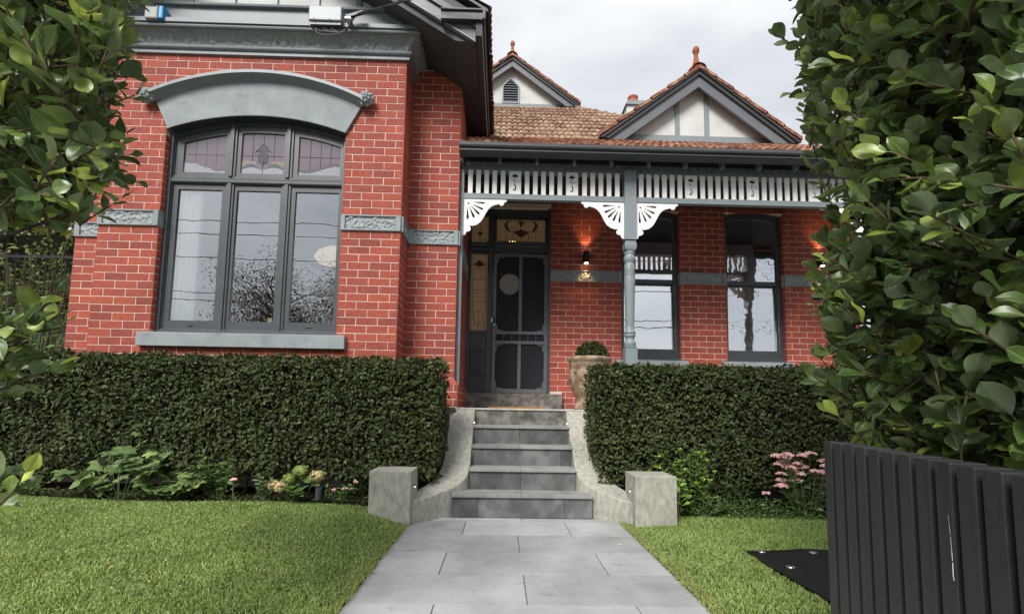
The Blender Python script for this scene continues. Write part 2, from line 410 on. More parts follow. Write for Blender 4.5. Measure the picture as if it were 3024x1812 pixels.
class MB:
    def __init__(s): s.v = []; s.f = []
    def add(s, vs, fs):
        n = len(s.v); s.v += [tuple(p) for p in vs]; s.f += [tuple(i+n for i in f) for f in fs]; return s
    def box(s, x0, x1, y0, y1, z0, z1):
        return s.add([(x0,y0,z0),(x1,y0,z0),(x1,y1,z0),(x0,y1,z0),(x0,y0,z1),(x1,y0,z1),(x1,y1,z1),(x0,y1,z1)],
                     [(0,3,2,1),(4,5,6,7),(0,1,5,4),(1,2,6,5),(2,3,7,6),(3,0,4,7)])
    def prism(s, poly, a, b, axis='y'):
        n = len(poly)
        def P(q, w):
            return {'y': (q[0], w, q[1]), 'x': (w, q[0], q[1]), 'z': (q[0], q[1], w)}[axis]
        vs = [P(q, a) for q in poly] + [P(q, b) for q in poly]
        fs = [tuple(range(n)), tuple(range(2*n-1, n-1, -1))] + [(i, i+n, (i+1) % n+n, (i+1) % n) for i in range(n)]
        return s.add(vs, fs)
    def tube(s, pts, r, n=8, caps=True):
        pts = [Vector(p) for p in pts]
        rs = r if isinstance(r, (list, tuple)) else [r]*len(pts)
        vs = []; fs = []
        ref = Vector((0.13, 0.27, 1)).normalized()
        for i, p in enumerate(pts):
            d = (pts[min(i+1, len(pts)-1)] - pts[max(i-1, 0)]).normalized()
            if abs(d.dot(ref)) > 0.95: ref = Vector((1, 0.2, 0.1)).normalized()
            a = d.cross(ref).normalized(); b = d.cross(a)
            for k in range(n):
                t_ = 2*math.pi*k/n
                vs.append(p + (a*math.cos(t_) + b*math.sin(t_))*rs[i])
        for i in range(len(pts)-1):
            for k in range(n):
                fs.append((i*n+k, i*n+(k+1) % n, (i+1)*n+(k+1) % n, (i+1)*n+k))
        if caps:
            fs.append(tuple(range(n-1, -1, -1))); fs.append(tuple((len(pts)-1)*n+k for k in range(n)))
        return s.add(vs, fs)
    def lathe(s, prof, cx, cy, n=24):
        vs = []; fs = []
        for r, z in prof:
            for k in range(n):
                a = 2*math.pi*k/n
                vs.append((cx+r*math.cos(a), cy+r*math.sin(a), z))
        for i in range(len(prof)-1):
            for k in range(n):
                fs.append((i*n+k, i*n+(k+1) % n, (i+1)*n+(k+1) % n, (i+1)*n+k))
        fs.append(tuple(range(n-1, -1, -1))); fs.append(tuple((len(prof)-1)*n+k for k in range(n)))
        return s.add(vs, fs)
    def ell(s, c, rx, ry, rz, nu=10, nv=6):
        vs = [(c[0], c[1], c[2]-rz)]; fs = []
        for i in range(1, nv):
            a = -math.pi/2 + math.pi*i/nv
            for k in range(nu):
                b = 2*math.pi*k/nu
                vs.append((c[0]+rx*math.cos(a)*math.cos(b), c[1]+ry*math.cos(a)*math.sin(b), c[2]+rz*math.sin(a)))
        vs.append((c[0], c[1], c[2]+rz))
        for k in range(nu):
            fs.append((0, 1+(k+1) % nu, 1+k))
            fs.append((len(vs)-1, len(vs)-1-nu+k, len(vs)-1-nu+(k+1) % nu))
        for i in range(nv-2):
            for k in range(nu):
                fs.append((1+i*nu+k, 1+i*nu+(k+1) % nu, 1+(i+1)*nu+(k+1) % nu, 1+(i+1)*nu+k))
        return s.add(vs, fs)
    def mesh(s, name, mt, smooth=False):
        me = bpy.data.meshes.new(name)
        me.from_pydata(s.v, [], s.f)
        if mt: me.materials.append(M[mt])
        if smooth:
            me.polygons.foreach_set('use_smooth', [True]*len(me.polygons))
        me.update()
        return me
    def build(s, name, mt, parent=None, smooth=False, bevel=0, kind=None):
        o = bpy.data.objects.new(name, s.mesh(name, mt, smooth))
        put(o, parent, kind)
        if bevel:
            b = o.modifiers.new('bevel', 'BEVEL'); b.width = bevel; b.segments = 2; b.limit_method = 'ANGLE'; b.angle_limit = 0.7
        if smooth and not bevel:
            pass
        return o
def B(name, mt, x0, x1, y0, y1, z0, z1, parent=None, bevel=0, kind=None):
    return MB().box(x0, x1, y0, y1, z0, z1).build(name, mt, parent, bevel=bevel, kind=kind)

def mesh_np(name, V, F, mt, smooth=False):
    me = bpy.data.meshes.new(name)
    V = np.ascontiguousarray(V, dtype=np.float32); F = np.ascontiguousarray(F, dtype=np.int32)
    k = F.shape[1]
    me.vertices.add(len(V)); me.vertices.foreach_set('co', V.ravel())
    me.loops.add(F.size); me.loops.foreach_set('vertex_index', F.ravel())
    me.polygons.add(len(F)); me.polygons.foreach_set('loop_start', np.arange(0, F.size, k, dtype=np.int32))
    if smooth: me.polygons.foreach_set('use_smooth', np.ones(len(F), dtype=bool))
    me.materials.append(M[mt])
    me.update(calc_edges=True)
    return me

def curve_plate(name, outer, holes, depth, mt):
    """flat plate with true cut-outs in local XZ, thickness along Y (front face at y=0, back at y=depth)"""
    cu = bpy.data.curves.new(name, 'CURVE')
    cu.dimensions = '2D'; cu.fill_mode = 'BOTH'; cu.extrude = depth/2
    for ring in [outer] + holes:
        sp = cu.splines.new('POLY'); sp.points.add(len(ring)-1)
        for p, q in zip(sp.points, ring): p.co = (q[0], q[1], 0, 1)
        sp.use_cyclic_u = True
    ob = bpy.data.objects.new(name, cu); COL.objects.link(ob)
    dg = bpy.context.evaluated_depsgraph_get()
    me = bpy.data.meshes.new_from_object(ob.evaluated_get(dg))
    bpy.data.objects.remove(ob); bpy.data.curves.remove(cu)
    n = len(me.vertices); co = np.empty(n*3, dtype=np.float32); me.vertices.foreach_get('co', co); co = co.reshape(-1, 3)
    new = np.stack([co[:, 0], depth/2 - co[:, 2], co[:, 1]], 1)
    me.vertices.foreach_set('co', new.ravel()); me.materials.clear(); me.materials.append(M[mt]); me.update()
    me.name = name
    return me
def place(name, me, loc, parent=None, scale=(1, 1, 1), rot=(0, 0, 0)):
    o = bpy.data.objects.new(name, me)
    o.location = loc; o.scale = scale; o.rotation_euler = rot
    return put(o, parent)
def strip(pts, w):
    """closed outline of a tapered stroke; w = list of half widths"""
    L_, R_ = [], []
    for i, p in enumerate(pts):
        a = pts[max(i-1, 0)]; b = pts[min(i+1, len(pts)-1)]
        dx, dy = b[0]-a[0], b[1]-a[1]; l = math.hypot(dx, dy) or 1
        nx, ny = -dy/l, dx/l
        L_.append((p[0]+nx*w[i], p[1]+ny*w[i])); R_.append((p[0]-nx*w[i], p[1]-ny*w[i]))
    return L_ + R_[::-1]
# ------------------------------------------------------------------ ground, lawn, path
def smooth(t):
    t = max(0.0, min(1.0, t)); return t*t*(3-2*t)
def lawn_z(x, y):
    if x < 0.2:
        rise = smooth((y-2.2)/2.6)*(0.125 + 0.012*max(0, -x-1.2))
        return 0.012 + rise*smooth((-0.74-x)/0.55) + 0.004*math.sin(x*3.1+y*1.7)
    return 0.012 + 0.02*smooth((y-3)/2)*smooth((x-1.1)/0.5) + 0.004*math.sin(x*2.7-y*2.1)
def sheet(name, x0, x1, y0, y1, z, mt, kind='structure'):
    return MB().add([(x0,y0,z),(x1,y0,z),(x1,y1,z),(x0,y1,z)], [(0,1,2,3)]).build(name, mt, kind=kind)
sheet('ground', -150, 150, -150, 150, -0.16, 'soil')
sheet('street_road', -150, 150, -14.5, -3.6, -0.145, 'asphalt')
B('footpath', 'footpath', -60, 60, -2.4, 0.25, -0.3, -0.015, kind='structure')
B('nature_strip', 'lawn_soil', -60, 60, -3.55, -2.42, -0.3, -0.03, kind='structure')
B('far_footpath', 'footpath', -60, 60, -17.5, -14.6, -0.3, -0.03, kind='structure')
def lawn(x0, x1, y0, y1, nx, ny):
    vs = []; fs = []
    for j in range(ny+1):
        for i in range(nx+1):
            x = x0+(x1-x0)*i/nx; y = y0+(y1-y0)*j/ny
            vs.append((x, y, lawn_z(x, y)-0.004))
    for j in range(ny):
        for i in range(nx):
            a = j*(nx+1)+i; fs.append((a, a+1, a+nx+2, a+nx+1))
    return MB().add(vs, fs).build('lawn', 'lawn_soil', smooth=True, kind='structure')
PX0, PX1 = -0.80, 1.115
lawn(-9, PX0-0.005, 0.25, 4.9, 60, 40)
lawn(PX1+0.005, 7, 0.25, 5.2, 40, 40)
def bed(x0, x1, y0, y1, dz):
    vs = []; fs = []; nx, ny = 60, 10
    for j in range(ny+1):
        for i in range(nx+1):
            x = x0+(x1-x0)*i/nx; y = y0+(y1-y0)*j/ny + (0.05*math.sin(x*2.3) if j == 0 else 0)
            e = smooth(j/2)
            vs.append((x, y, lawn_z(x, min(y, 4.9)) - 0.02 + e*(dz + 0.02*noise.noise((x*5, y*5, 0)))))
    for j in range(ny):
        for i in range(nx):
            a = j*(nx+1)+i; fs.append((a, a+1, a+nx+2, a+nx+1))
    return MB().add(vs, fs).build('garden_bed', 'soil', smooth=True, kind='structure')
bed(-9, -1.16, 4.64, 5.5, 0.03)
bed(1.6, 7, 4.86, 5.95, 0.03)
# path of bluestone slabs on a dark bed
path = B('path', 'joint_grout', PX0, PX1, 0.25, 4.9, -0.1, -0.006, kind='structure')
rows_y = [4.868, 4.725, 4.232, 3.740, 3.256, 2.775, 2.29, 1.80, 1.31, 0.82, 0.33]
joints = {0: [0.21], 1: [-0.30, 0.60], 2: [0.155], 3: [-0.37, 0.70], 4: [0.16], 5: [-0.335, 0.74], 6: [0.17], 7: [-0.36, 0.70], 8: [0.17], 9: [-0.35, 0.7]}
for i in range(len(rows_y)-1):
    xs = [PX0] + joints[i] + [PX1]
    for a, b in zip(xs, xs[1:]):
        g = 0.0034
        s_ = MB().box(a+g, b-g, rows_y[i+1]+g*1.6, rows_y[i]-g*1.6, -0.03, random.uniform(-0.0008, 0.0008))
        s_.build('slab', 'bluestone', path, bevel=0.002)

# ------------------------------------------------------------------ house
D1, D2, D3, DS = 5.46, 5.89, 7.50, 7.64
XL, XR = -4.478, -1.155           # projecting bay
WL, WR = -5.085, -0.555           # gabled wing behind it
XC = (XL+XR)/2
CO = 0.0885
house = thing('brick_house', 'red brick house with grey trim, arched bay window and tiled verandah roof', 'house', (0, 7.0, 0))

_bm = {}
def brick_mesh(w, h, var=0):
    k = (round(w, 3), round(h, 3), var)
    if k in _bm: return _bm[k]
    rr = random.Random(hash(k) & 0xffff)
    c = 0.0028
    j = lambda: rr.uniform(-0.0012, 0.0012)
    hw, hh = w/2, h/2
    fr_ = [(-hw+c+j(), 0, -hh+c+j()), (hw-c+j(), 0, -hh+c+j()), (hw-c+j(), 0, hh-c+j()), (-hw+c+j(), 0, hh-c+j())]
    md = [(-hw+j(), c, -hh+j()), (hw+j(), c, -hh+j()), (hw+j(), c, hh+j()), (-hw+j(), c, hh+j())]
    bk = [(-hw, 0.02, -hh), (hw, 0.02, -hh), (hw, 0.02, hh), (-hw, 0.02, hh)]
    fs = [(0, 1, 2, 3)] + [(i, i+4, (i+1) % 4+4, (i+1) % 4) for i in range(4)] + [(i+4, i+8, (i+1) % 4+8, (i+1) % 4+4) for i in range(4)]
    _bm[k] = (fr_+md+bk, fs)
    return _bm[k]
def brick_list(org, u, n, length, courses, excl=None, phase=0, pitch=0.239, joint=0.0068, off=None):
    """rectangles of a running bond on a wall face; returns (matrix, w, h)"""
    out = []
    u = Vector(u); n = Vector(n); up_ = Vector((0, 0, 1))
    for ci, (z0, z1) in enumerate(courses):
        zm = (z0+z1)/2
        ex = excl(zm) if excl else []
        spans = [(0.0, length)]
        for a, b in ex:
            ns = []
            for s0, s1 in spans:
                if b <= s0 or a >= s1: ns.append((s0, s1)); continue
                if a > s0: ns.append((s0, a))
                if b < s1: ns.append((b, s1))
            spans = ns
        st = (off(ci) if off else ((ci+phase) % 2)*pitch/2)
        for s0, s1 in spans:
            cuts = [s0]
            k = math.floor((s0-st)/pitch)+1
            while st+k*pitch < s1-0.03:
                if st+k*pitch > s0+0.03: cuts.append(st+k*pitch)
                k += 1
            cuts.append(s1)
            for a, b in zip(cuts, cuts[1:]):
                w = b-a-joint
                if a == 0: w += joint/2
                if b == length: w += joint/2
                if w < 0.02: continue
                mid = (a+b)/2 + (joint/4 if b == length else 0) - (joint/4 if a == 0 else 0)
                p = Vector(org) + u*mid + up_*zm - n*random.uniform(-0.0006, 0.0008)
                mt_ = Matrix(((u.x, -n.x, 0, p.x), (u.y, -n.y, 0, p.y), (u.z, -n.z, 1, p.z), (0, 0, 0, 1)))
                out.append((mt_, w, z1-z0-joint))
    return out
def bricks_joined(name, lst, parent, kind='stuff'):
    mb = MB()
    for mt_, w, h in lst:
        vs, fs = brick_mesh(w, h, random.randint(0, 3))
        mb.add([mt_ @ Vector(v) for v in vs], fs)
    return mb.build(name, 'brick', parent, kind=kind)
_brm = {}
def bricks_single(lst, parent):
    for mt_, w, h in lst:
        k = (round(w, 3), round(h, 3), random.randint(0, 2))
        if k not in _brm:
            vs, fs = brick_mesh(*k)
            me = bpy.data.meshes.new('brick'); me.from_pydata(vs, [], fs); me.materials.append(M['brick']); me.update(); _brm[k] = me
        o = bpy.data.objects.new('brick', _brm[k])
        put(o, parent)
        o.matrix_basis = mt_
def courses(z0, z1):
    out = []
    z = 2.97
    while z > z0+0.04: out.append((max(z0, z-CO), z)); z -= CO
    z = 3.15
    while z < z1-0.03: out.append((z, min(z1, z+CO))); z += CO
    out = [c for c in out if c[1] <= z1+0.001]
    return sorted(out)

# --- bay front wall
OX0, OX1 = -3.82, -1.818
def arc(x, zc, r, xc=-2.80): return zc + math.sqrt(max(0, r*r-(x-xc)**2))
LOW = lambda x: arc(x, 1.41, 2.86)
UPZ, UPR = 2.055, 2.61
def bay_ex(z):
    ex = []
    if 1.74 < z < 4.13: ex.append((OX0-XL, OX1-XL))
    elif 1.64 < z <= 1.74: ex.append((-3.90-XL, -1.72-XL))
    elif 4.13 <= z < 4.66:
        if z < 4.39: hw = 1.0 + (z-4.09)*0.5 - 0.035
        else: hw = math.sqrt(max(0.0, UPR**2-(z-UPZ)**2)) - 0.06
        if hw > 0.05: ex.append((-2.80-hw-XL, -2.80+hw-XL))
    return ex
bay_wall = MB()
yb = D1+0.0032
bay_wall.box(XL+0.003, OX0-0.0032, yb, D1+0.30, 0.0, 5.0).box(OX1+0.0032, XR-0.003, yb, D1+0.30, 0.0, 5.0)
bay_wall.box(OX0, OX1, yb, D1+0.30, 0.0, 1.70).prism([(OX0, LOW(OX0)+0.03), ] + [(OX0+(OX1-OX0)*i/16, LOW(OX0+(OX1-OX0)*i/16)+0.03) for i in range(1, 16)] + [(OX1, LOW(OX1)+0.03), (OX1, 5.0), (OX0, 5.0)], yb, D1+0.30)
bay_wall.box(XR-0.30, XR-0.0032, D1+0.30, D2+0.05, 0.0, 5.0).box(XL+0.0032, XL+0.30, D1+0.30, D2+0.05, 0.0, 5.0)
bay_wall = bay_wall.build('bay_wall', 'mortar', house)
front = brick_list((XL, D1, 0), (1, 0, 0), (0, -1, 0), XR-XL, courses(1.0, 5.0), bay_ex, 0, off=lambda ci: (ci % 2)*0.1195 + 0.0)
hi = [b for b in front if b[0].translation.z > 1.42]
lo = [b for b in front if b[0].translation.z <= 1.42]
hi.sort(key=lambda b: -b[1])
bricks_single(hi[:300], bay_wall)
ret = brick_list((XR, D1, 0), (0, 1, 0), (1, 0, 0), D2-D1, courses(1.0, 5.0), None, 1)
rev = brick_list((OX0, D1, 0), (0, 1, 0), (1, 0, 0), 0.11, [c for c in courses(1.8, 4.13) if c[1] < 4.12], None, 1)
rev += brick_list((OX1, D1+0.11, 0), (0, -1, 0), (-1, 0, 0), 0.11, [c for c in courses(1.8, 4.13) if c[1] < 4.12], None, 1)
bricks_joined('remaining_bricks', hi[300:]+lo+ret+rev, bay_wall)

# --- wing wall behind the bay, its plinth and the side wall along the verandah
wing = MB()
wing.box(XR, WR-0.0032, D2+0.0032, 9.6, 0.0, 5.2).box(WL+0.0032, XL, D2+0.0032, 9.6, 0, 5.2)
wing.box(WL+0.3, WR-0.3, 9.2, 9.6, 0, 5.2)
wing = wing.build('wing_wall', 'mortar', house)
cw = courses(1.30, 5.2)
l = brick_list((XR, D2, 0), (1, 0, 0), (0, -1, 0), WR-XR, cw, None, 0)
l += brick_list((WL, D2, 0), (1, 0, 0), (0, -1, 0), XL-WL, courses(1.0, 5.2), None, 0)
l += brick_list((WR, D2, 0), (0, 1, 0), (1, 0, 0), 1.80, cw, None, 1)
# plinth, one half brick proud with a splayed top course
PO = 0.048
pc = [(1.038, 1.125), (1.125, 1.2125), (1.2125, 1.29)]
l += brick_list((XR, D2-PO, 0), (1, 0, 0), (0, -1, 0), WR-XR+PO, pc, None, 1)
l += brick_list((WR+PO, D2-PO, 0), (0, 1, 0), (1, 0, 0), 1.80, pc, None, 1)
bricks_joined('wing_bricks', l, wing)
MB().box(XR, WR+PO-0.0032, D2-PO+0.0032, 7.62, 1.0, 1.288).build('plinth', 'mortar', house)
sp = MB()
sp.add([(XR, D2-PO, 1.29), (WR+PO, D2-PO, 1.29), (WR, D2, 1.365), (XR, D2, 1.365)], [(0, 1, 2, 3)])
sp.add([(WR+PO, D2-PO, 1.29), (WR+PO, 7.66, 1.29), (WR, 7.66, 1.365), (WR, D2, 1.365)], [(0, 1, 2, 3)])
sp.build('plinth_splay', 'brick', house)
MB().box(XR, WR+0.03, D2-0.06, 7.0, 0.0, 1.034).build('stone_base', 'bluestone_base', house, bevel=0.01)

# --- string course with worm-cut panels
def worm_panel(org, u, n, w, h, parent, name='carved_panel', cell=0.0085, seed=0, amp=0.020, fs=17):
    u = Vector(u); n = Vector(n)
    nu, nv = max(2, int(w/cell)), max(2, int(h/cell))
    vs = []; fs_ = []
    for j in range(nv+1):
        for i in range(nu+1):
            a = w*i/nu; b = h*j/nv
            q = noise.noise((a*fs+seed, b*fs*1.15, seed*0.37)) + 0.45*noise.noise((a*fs*2.1, b*fs*2.1, 9+seed))
            d = -amp*max(0.0, min(1.0, 0.5+2.8*(0.10-abs(q)))) if (0 < i < nu and 0 < j < nv) else -amp*0.2
            p = Vector(org) + u*a + Vector((0, 0, b)) + n*(0.001 - (amp + d)*1.0)
            vs.append(p)
    for j in range(nv):
        for i in range(nu):
            k = j*(nu+1)+i; fs_.append((k, k+1, k+nu+2, k+nu+1))
    return MB().add(vs, fs_).build(name, 'rough_grey', parent, smooth=True)
def string_band(org, u, n, length, fl, fr2, seed):
    """flat grey band with a recessed carved panel; fl, fr2 = width of the plain ends"""
    u = Vector(u); n = Vector(n); o = Vector(org)
    z0, z1 = 2.972, 3.148
    mb = MB()
    def bx(a, b, za, zb, out=0.024, dep=0.03):
        c = [o+u*a+n*out, o+u*b+n*out, o+u*b-n*dep, o+u*a-n*dep]
        mb.add([(p.x, p.y, za) for p in c]+[(p.x, p.y, zb) for p in c], [(0,3,2,1),(4,5,6,7),(0,1,5,4),(1,2,6,5),(2,3,7,6),(3,0,4,7)])
    bx(0, fl, z0, z1); bx(length-fr2, length, z0, z1)
    bx(fl, length-fr2, z0, z0+0.014); bx(fl, length-fr2, z1-0.014, z1)
    s_ = mb.build('string_course', 'grey_render', house)
    worm_panel(o+u*fl+n*0.0215+Vector((0, 0, z0+0.014)), u, n, length-fl-fr2, z1-z0-0.028, s_, seed=seed)
string_band((XL, D1, 0), (1, 0, 0), (0, -1, 0), OX0-XL, 0.05, 0.055, 1.3)
string_band((OX1, D1, 0), (1, 0, 0), (0, -1, 0), XR-OX1, 0.045, 0.055, 2.7)
string_band((XR+0.0005, D1, 0), (0, 1, 0), (1, 0, 0), D2-D1, 0.06, 0.06, 3.9)
string_band((XR, D2, 0), (1, 0, 0), (0, -1, 0), WR-XR, 0.07, 0.05, 5.1)
string_band((WL, D2, 0), (1, 0, 0), (0, -1, 0), XL-WL, 0.06, 0.06, 6.6)
string_band((WR+0.0005, D2, 0), (0, 1, 0), (1, 0, 0), 1.72, 0.06, 0.06, 7.7)
MB().box(OX0-0.001, OX0+0.003, D1, D1+0.12, 2.972, 3.148).build('string_course', 'grey_render', house)

# --- arched lintel with hood mould and leaf bosses
lp = [(-3.785, 4.088), (-3.935, 4.392)]
N = 28
for i in range(1, N): lp.append((-3.935+2.279*i/N, arc(-3.935+2.279*i/N, UPZ, UPR, -2.796)))
lp += [(-1.656, 4.392), (-1.812, 4.096)]
for i in range(N-1, 0, -1): lp.append((-3.785+1.973*i/N, LOW(-3.785+1.973*i/N)))
lintel = MB().prism(lp, D1-0.035, D1+0.16).build('lintel', 'grey_render', house)
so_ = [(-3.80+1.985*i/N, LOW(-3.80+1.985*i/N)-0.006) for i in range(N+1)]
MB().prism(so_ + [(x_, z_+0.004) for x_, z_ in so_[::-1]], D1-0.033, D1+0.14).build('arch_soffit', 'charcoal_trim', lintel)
def hood():
    prof = [(0.0, -0.002), (0.012, 0.004), (0.018, 0.012), (0.022, 0.014), (0.03, 0.02), (0.055, 0.036), (0.085, 0.048), (0.098, 0.05), (0.098, 0.085), (0.03, 0.105), (-0.03, 0.105)]
    vs = []; fs = []; n = 40; m_ = len(prof)
    a0 = math.asin(1.165/UPR)
    for i in range(n+1):
        a = -a0 + 2*a0*i/n
        for o_, r_ in prof:
            r = UPR + r_
            vs.append((-2.796+r*math.sin(a), D1-0.035-o_, UPZ+r*math.cos(a)))
    for i in range(n):
        for k in range(m_-1):
            b = i*m_+k; fs.append((b, b+1, b+m_+1, b+m_))
    return MB().add(vs, fs).build('hood_mould', 'grey_paint', lintel)
hood()
def boss(x, z, flip):
    mb = MB()
    c = (x, D1-0.075, z)
    mb.ell(c, 0.07, 0.06, 0.075, 12, 8)
    for ring, (n, r, s_, dy) in enumerate([(9, 0.068, 0.030, 0.0), (7, 0.045, 0.026, -0.035), (4, 0.018, 0.02, -0.055)]):
        for k in range(n):
            a = 2*math.pi*k/n + ring*0.4
            mb.ell((x+r*math.cos(a), c[1]+dy, z+r*math.sin(a)), s_*random.uniform(0.8, 1.1), s_, s_*random.uniform(0.8, 1.1), 7, 5)
    return mb.build('leaf_boss', 'rough_grey', lintel, smooth=True)
boss(-4.02, 4.44, 1); boss(-1.585, 4.475, -1)

# --- sill
sill = MB().box(-3.92, -1.702, D1-0.065, D1+0.13, 1.636, 1.786).build('window_sill', 'grey_render', house, bevel=0.006)

# --- cornice: plain mouldings and the rough cove, running round the bay
def sweep(prof, nx=1, mt='cornice_paint', name='cornice', parent=house, disp=0, smooth_=False):
    vs = []; fs = []; m_ = len(prof)
    stations = [('L', D2+0.1)] + [('F', XL+(XR-XL)*i/nx) for i in range(nx+1)] + [('R', D2+0.1)]
    cols = []
    for kind, q in stations:
        col_ = []
        for o_, z in prof:
            dd = 0
            if disp and kind == 'F':
                dd = disp*(noise.noise((q*24, o_*34, z*28)) + 0.7*noise.noise((q*62, o_*70, z*66)))
                if (o_, z) in (prof[0], prof[-1]): dd = 0
            if kind == 'L': p = (XL-o_, q, z)
            elif kind == 'R': p = (XR+o_, q, z)
            else:
                f_ = (q-XL)/(XR-XL)
                p = (q + (-o_ if f_ == 0 else o_ if f_ == 1 else (2*f_-1)*o_), D1-o_-dd, z - dd*0.3)
            col_.append(p)
        cols.append(col_)
    for c in cols: vs += c
    for i in range(len(cols)-1):
        for k in range(m_-1):
            b = i*m_+k; fs.append((b, b+1, b+m_+1, b+m_))
    return MB().add(vs, fs).build(name, mt, parent, smooth=smooth_)
cor = sweep([(-0.01, 4.985), (0.03, 4.99), (0.03, 5.03), (0.046, 5.033), (0.058, 5.045), (0.062, 5.058), (0.056, 5.074), (0.04, 5.088), (0.03, 5.09)], smooth_=False)
sweep([(0.036, 5.088), (0.040, 5.105), (0.047, 5.125), (0.056, 5.143), (0.068, 5.16), (0.082, 5.176), (0.098, 5.19), (0.116, 5.20), (0.138, 5.207)], 420, 'rough_grey', 'rough_cove', cor, 0.018, True)
sweep([(0.13, 5.205), (0.15, 5.205), (0.164, 5.213), (0.169, 5.226), (0.164, 5.24), (0.15, 5.248), (0.15, 5.256), (0.176, 5.258), (0.176, 5.305), (0.12, 5.325), (0.08, 5.33)], name='cornice_cap', parent=cor)
# --- wing gable
PIT = 0.62
RX = XC
MIR = lambda x: 2*RX - x
gy = D1-0.08
beam = MB().box(MIR(-1.05), -1.05, gy-0.02, gy+0.2, 5.33, 5.50).build('gable_beam', 'cornice_paint', house, bevel=0.004)
MB().prism([(gy-0.06, 5.50), (gy-0.065, 5.52), (gy-0.05, 5.535), (gy+0.1, 5.535), (gy+0.1, 5.50)], MIR(-1.1), -1.1, 'x').build('beam_moulding', 'cornice_paint', beam)
SOF = lambda x: 4.98 + PIT*(-0.56-x)
gable = MB().prism([(MIR(-1.3), 5.53), (-1.3, 5.53), (RX, SOF(RX)+0.1)], gy+0.02, gy+0.2).build('gable_wall', 'white_render', house)
for k in range(-6, 7):
    xb = -2.67 + 0.476*k
    top = SOF(xb if xb > RX else MIR(xb))
    if top > 5.6: MB().box(xb-0.031, xb+0.031, gy-0.005, gy+0.03, 5.536, top).build('batten', 'grey_paint', gable)
def mir_poly(p, do): return [(MIR(x), z) for x, z in p][::-1] if do else p
for side in (0, 1):
    eb = [(-0.345, 4.962), (-0.56, 4.975), (RX, SOF(RX)), (RX, SOF(RX)+0.46), (-0.345, 5.30)]
    MB().prism(mir_poly(eb, side), 5.085, 9.6).build('eave_soffit', 'soffit', house)
    lo_ = lambda x: 4.96 + PIT*(-0.413-x)
    bp = [(-0.345, 4.962), (-0.413, 4.96), (RX, lo_(RX)), (RX, lo_(RX)+0.20), (-0.345, lo_(-0.345)+0.20)]
    bb = MB().prism(mir_poly(bp, side), 5.045, 5.083).build('barge_board', 'barge_paint', house, bevel=0.003)
    tp = [(-0.345, lo_(-0.345)+0.165), (RX, lo_(RX)+0.165), (RX, lo_(RX)+0.235), (-0.345, lo_(-0.345)+0.235)]
    MB().prism(mir_poly(tp, side), 5.015, 5.06).build('barge_moulding', 'charcoal_trim', bb)
    tp = [(-0.345, lo_(-0.345)+0.012), (RX, lo_(RX)+0.012), (RX, lo_(RX)+0.03), (-0.345, lo_(-0.345)+0.03)]
    MB().prism(mir_poly(tp, side), 5.03, 5.047).build('barge_bead', 'grey_paint', bb)
    rp_ = [(-0.22, 5.27), (RX, 5.27+PIT*(-0.22-RX)), (RX, 5.30+PIT*(-0.22-RX)), (-0.22, 5.30)]
    MB().prism(mir_poly(rp_, side), 5.02, 9.6).build('roof_plane', 'charcoal_trim', house)
    # quad gutter: short return on the front and the run along the eave
    gp = [(0, 0), (0.0, 0.07), (-0.012, 0.09), (0.012, 0.10), (0.012, 0.115), (-0.01, 0.115), (-0.11, 0.115), (-0.11, 0), ]
    s_ = 1 if side == 0 else -1
    gx = -0.255 if side == 0 else MIR(-0.255)
    mb = MB()
    mb.prism([(gx+s_*q[0], 5.135+q[1]) for q in (gp if side == 0 else gp[::-1])], 5.0, 9.0)
    x0, x1 = sorted((gx-s_*0.46, gx-s_*0.002))
    mb.prism([(4.965-q[0]-0.0, 5.135+q[1]) for q in gp][::-1], x0, x1, 'x')
    mb.box(gx-0.014, gx+0.014, 4.945, 4.975, 5.13, 5.26)
    mb.build('gutter', 'charcoal_trim', house)
    MB().box(*sorted((gx-s_*0.02, gx-s_*0.085)), 5.0, 9.0, 4.975, 5.14).build('fascia', 'soffit', house)

# --- tiles ------------------------------------------------------------
def tile_mesh(w, l, mt, seed):
    rr = random.Random(seed)
    nx = 10; vs = []; fs = []
    def zz(x):
        t_ = x/w
        return 0.020*abs(math.sin(2*math.pi*t_))**0.8*(1 if (t_ % 0.5) < 0.5 else 1) - (0.012 if 0.45 < t_ < 0.55 else 0)
    rowsy = [(-0.004, -0.022), (0.0, 0.0), (l*0.55, 0.0), (l, -0.006)]
    for yi, (y, dz) in enumerate(rowsy):
        for i in range(nx+1):
            x = w*i/nx
            vs.append((x-w/2, y, zz(x)+dz+0.022*(1-y/l)+rr.uniform(-0.001, 0.001)))
    for j in range(len(rowsy)-1):
        for i in range(nx):
            a = j*(nx+1)+i; fs.append((a, a+1, a+nx+2, a+nx+1))
    me = bpy.data.meshes.new('roof_tile'); me.from_pydata(vs, [], fs); me.materials.append(M[mt]); me.update()
    return me, vs, fs
TW, TG = 0.186, 0.325
tm = [tile_mesh(TW, TG*1.12, 'roof_tile', k) for k in range(4)]
tm_red = [tile_mesh(TW, TG*1.12, 'roof_tile_red', k) for k in range(4)]
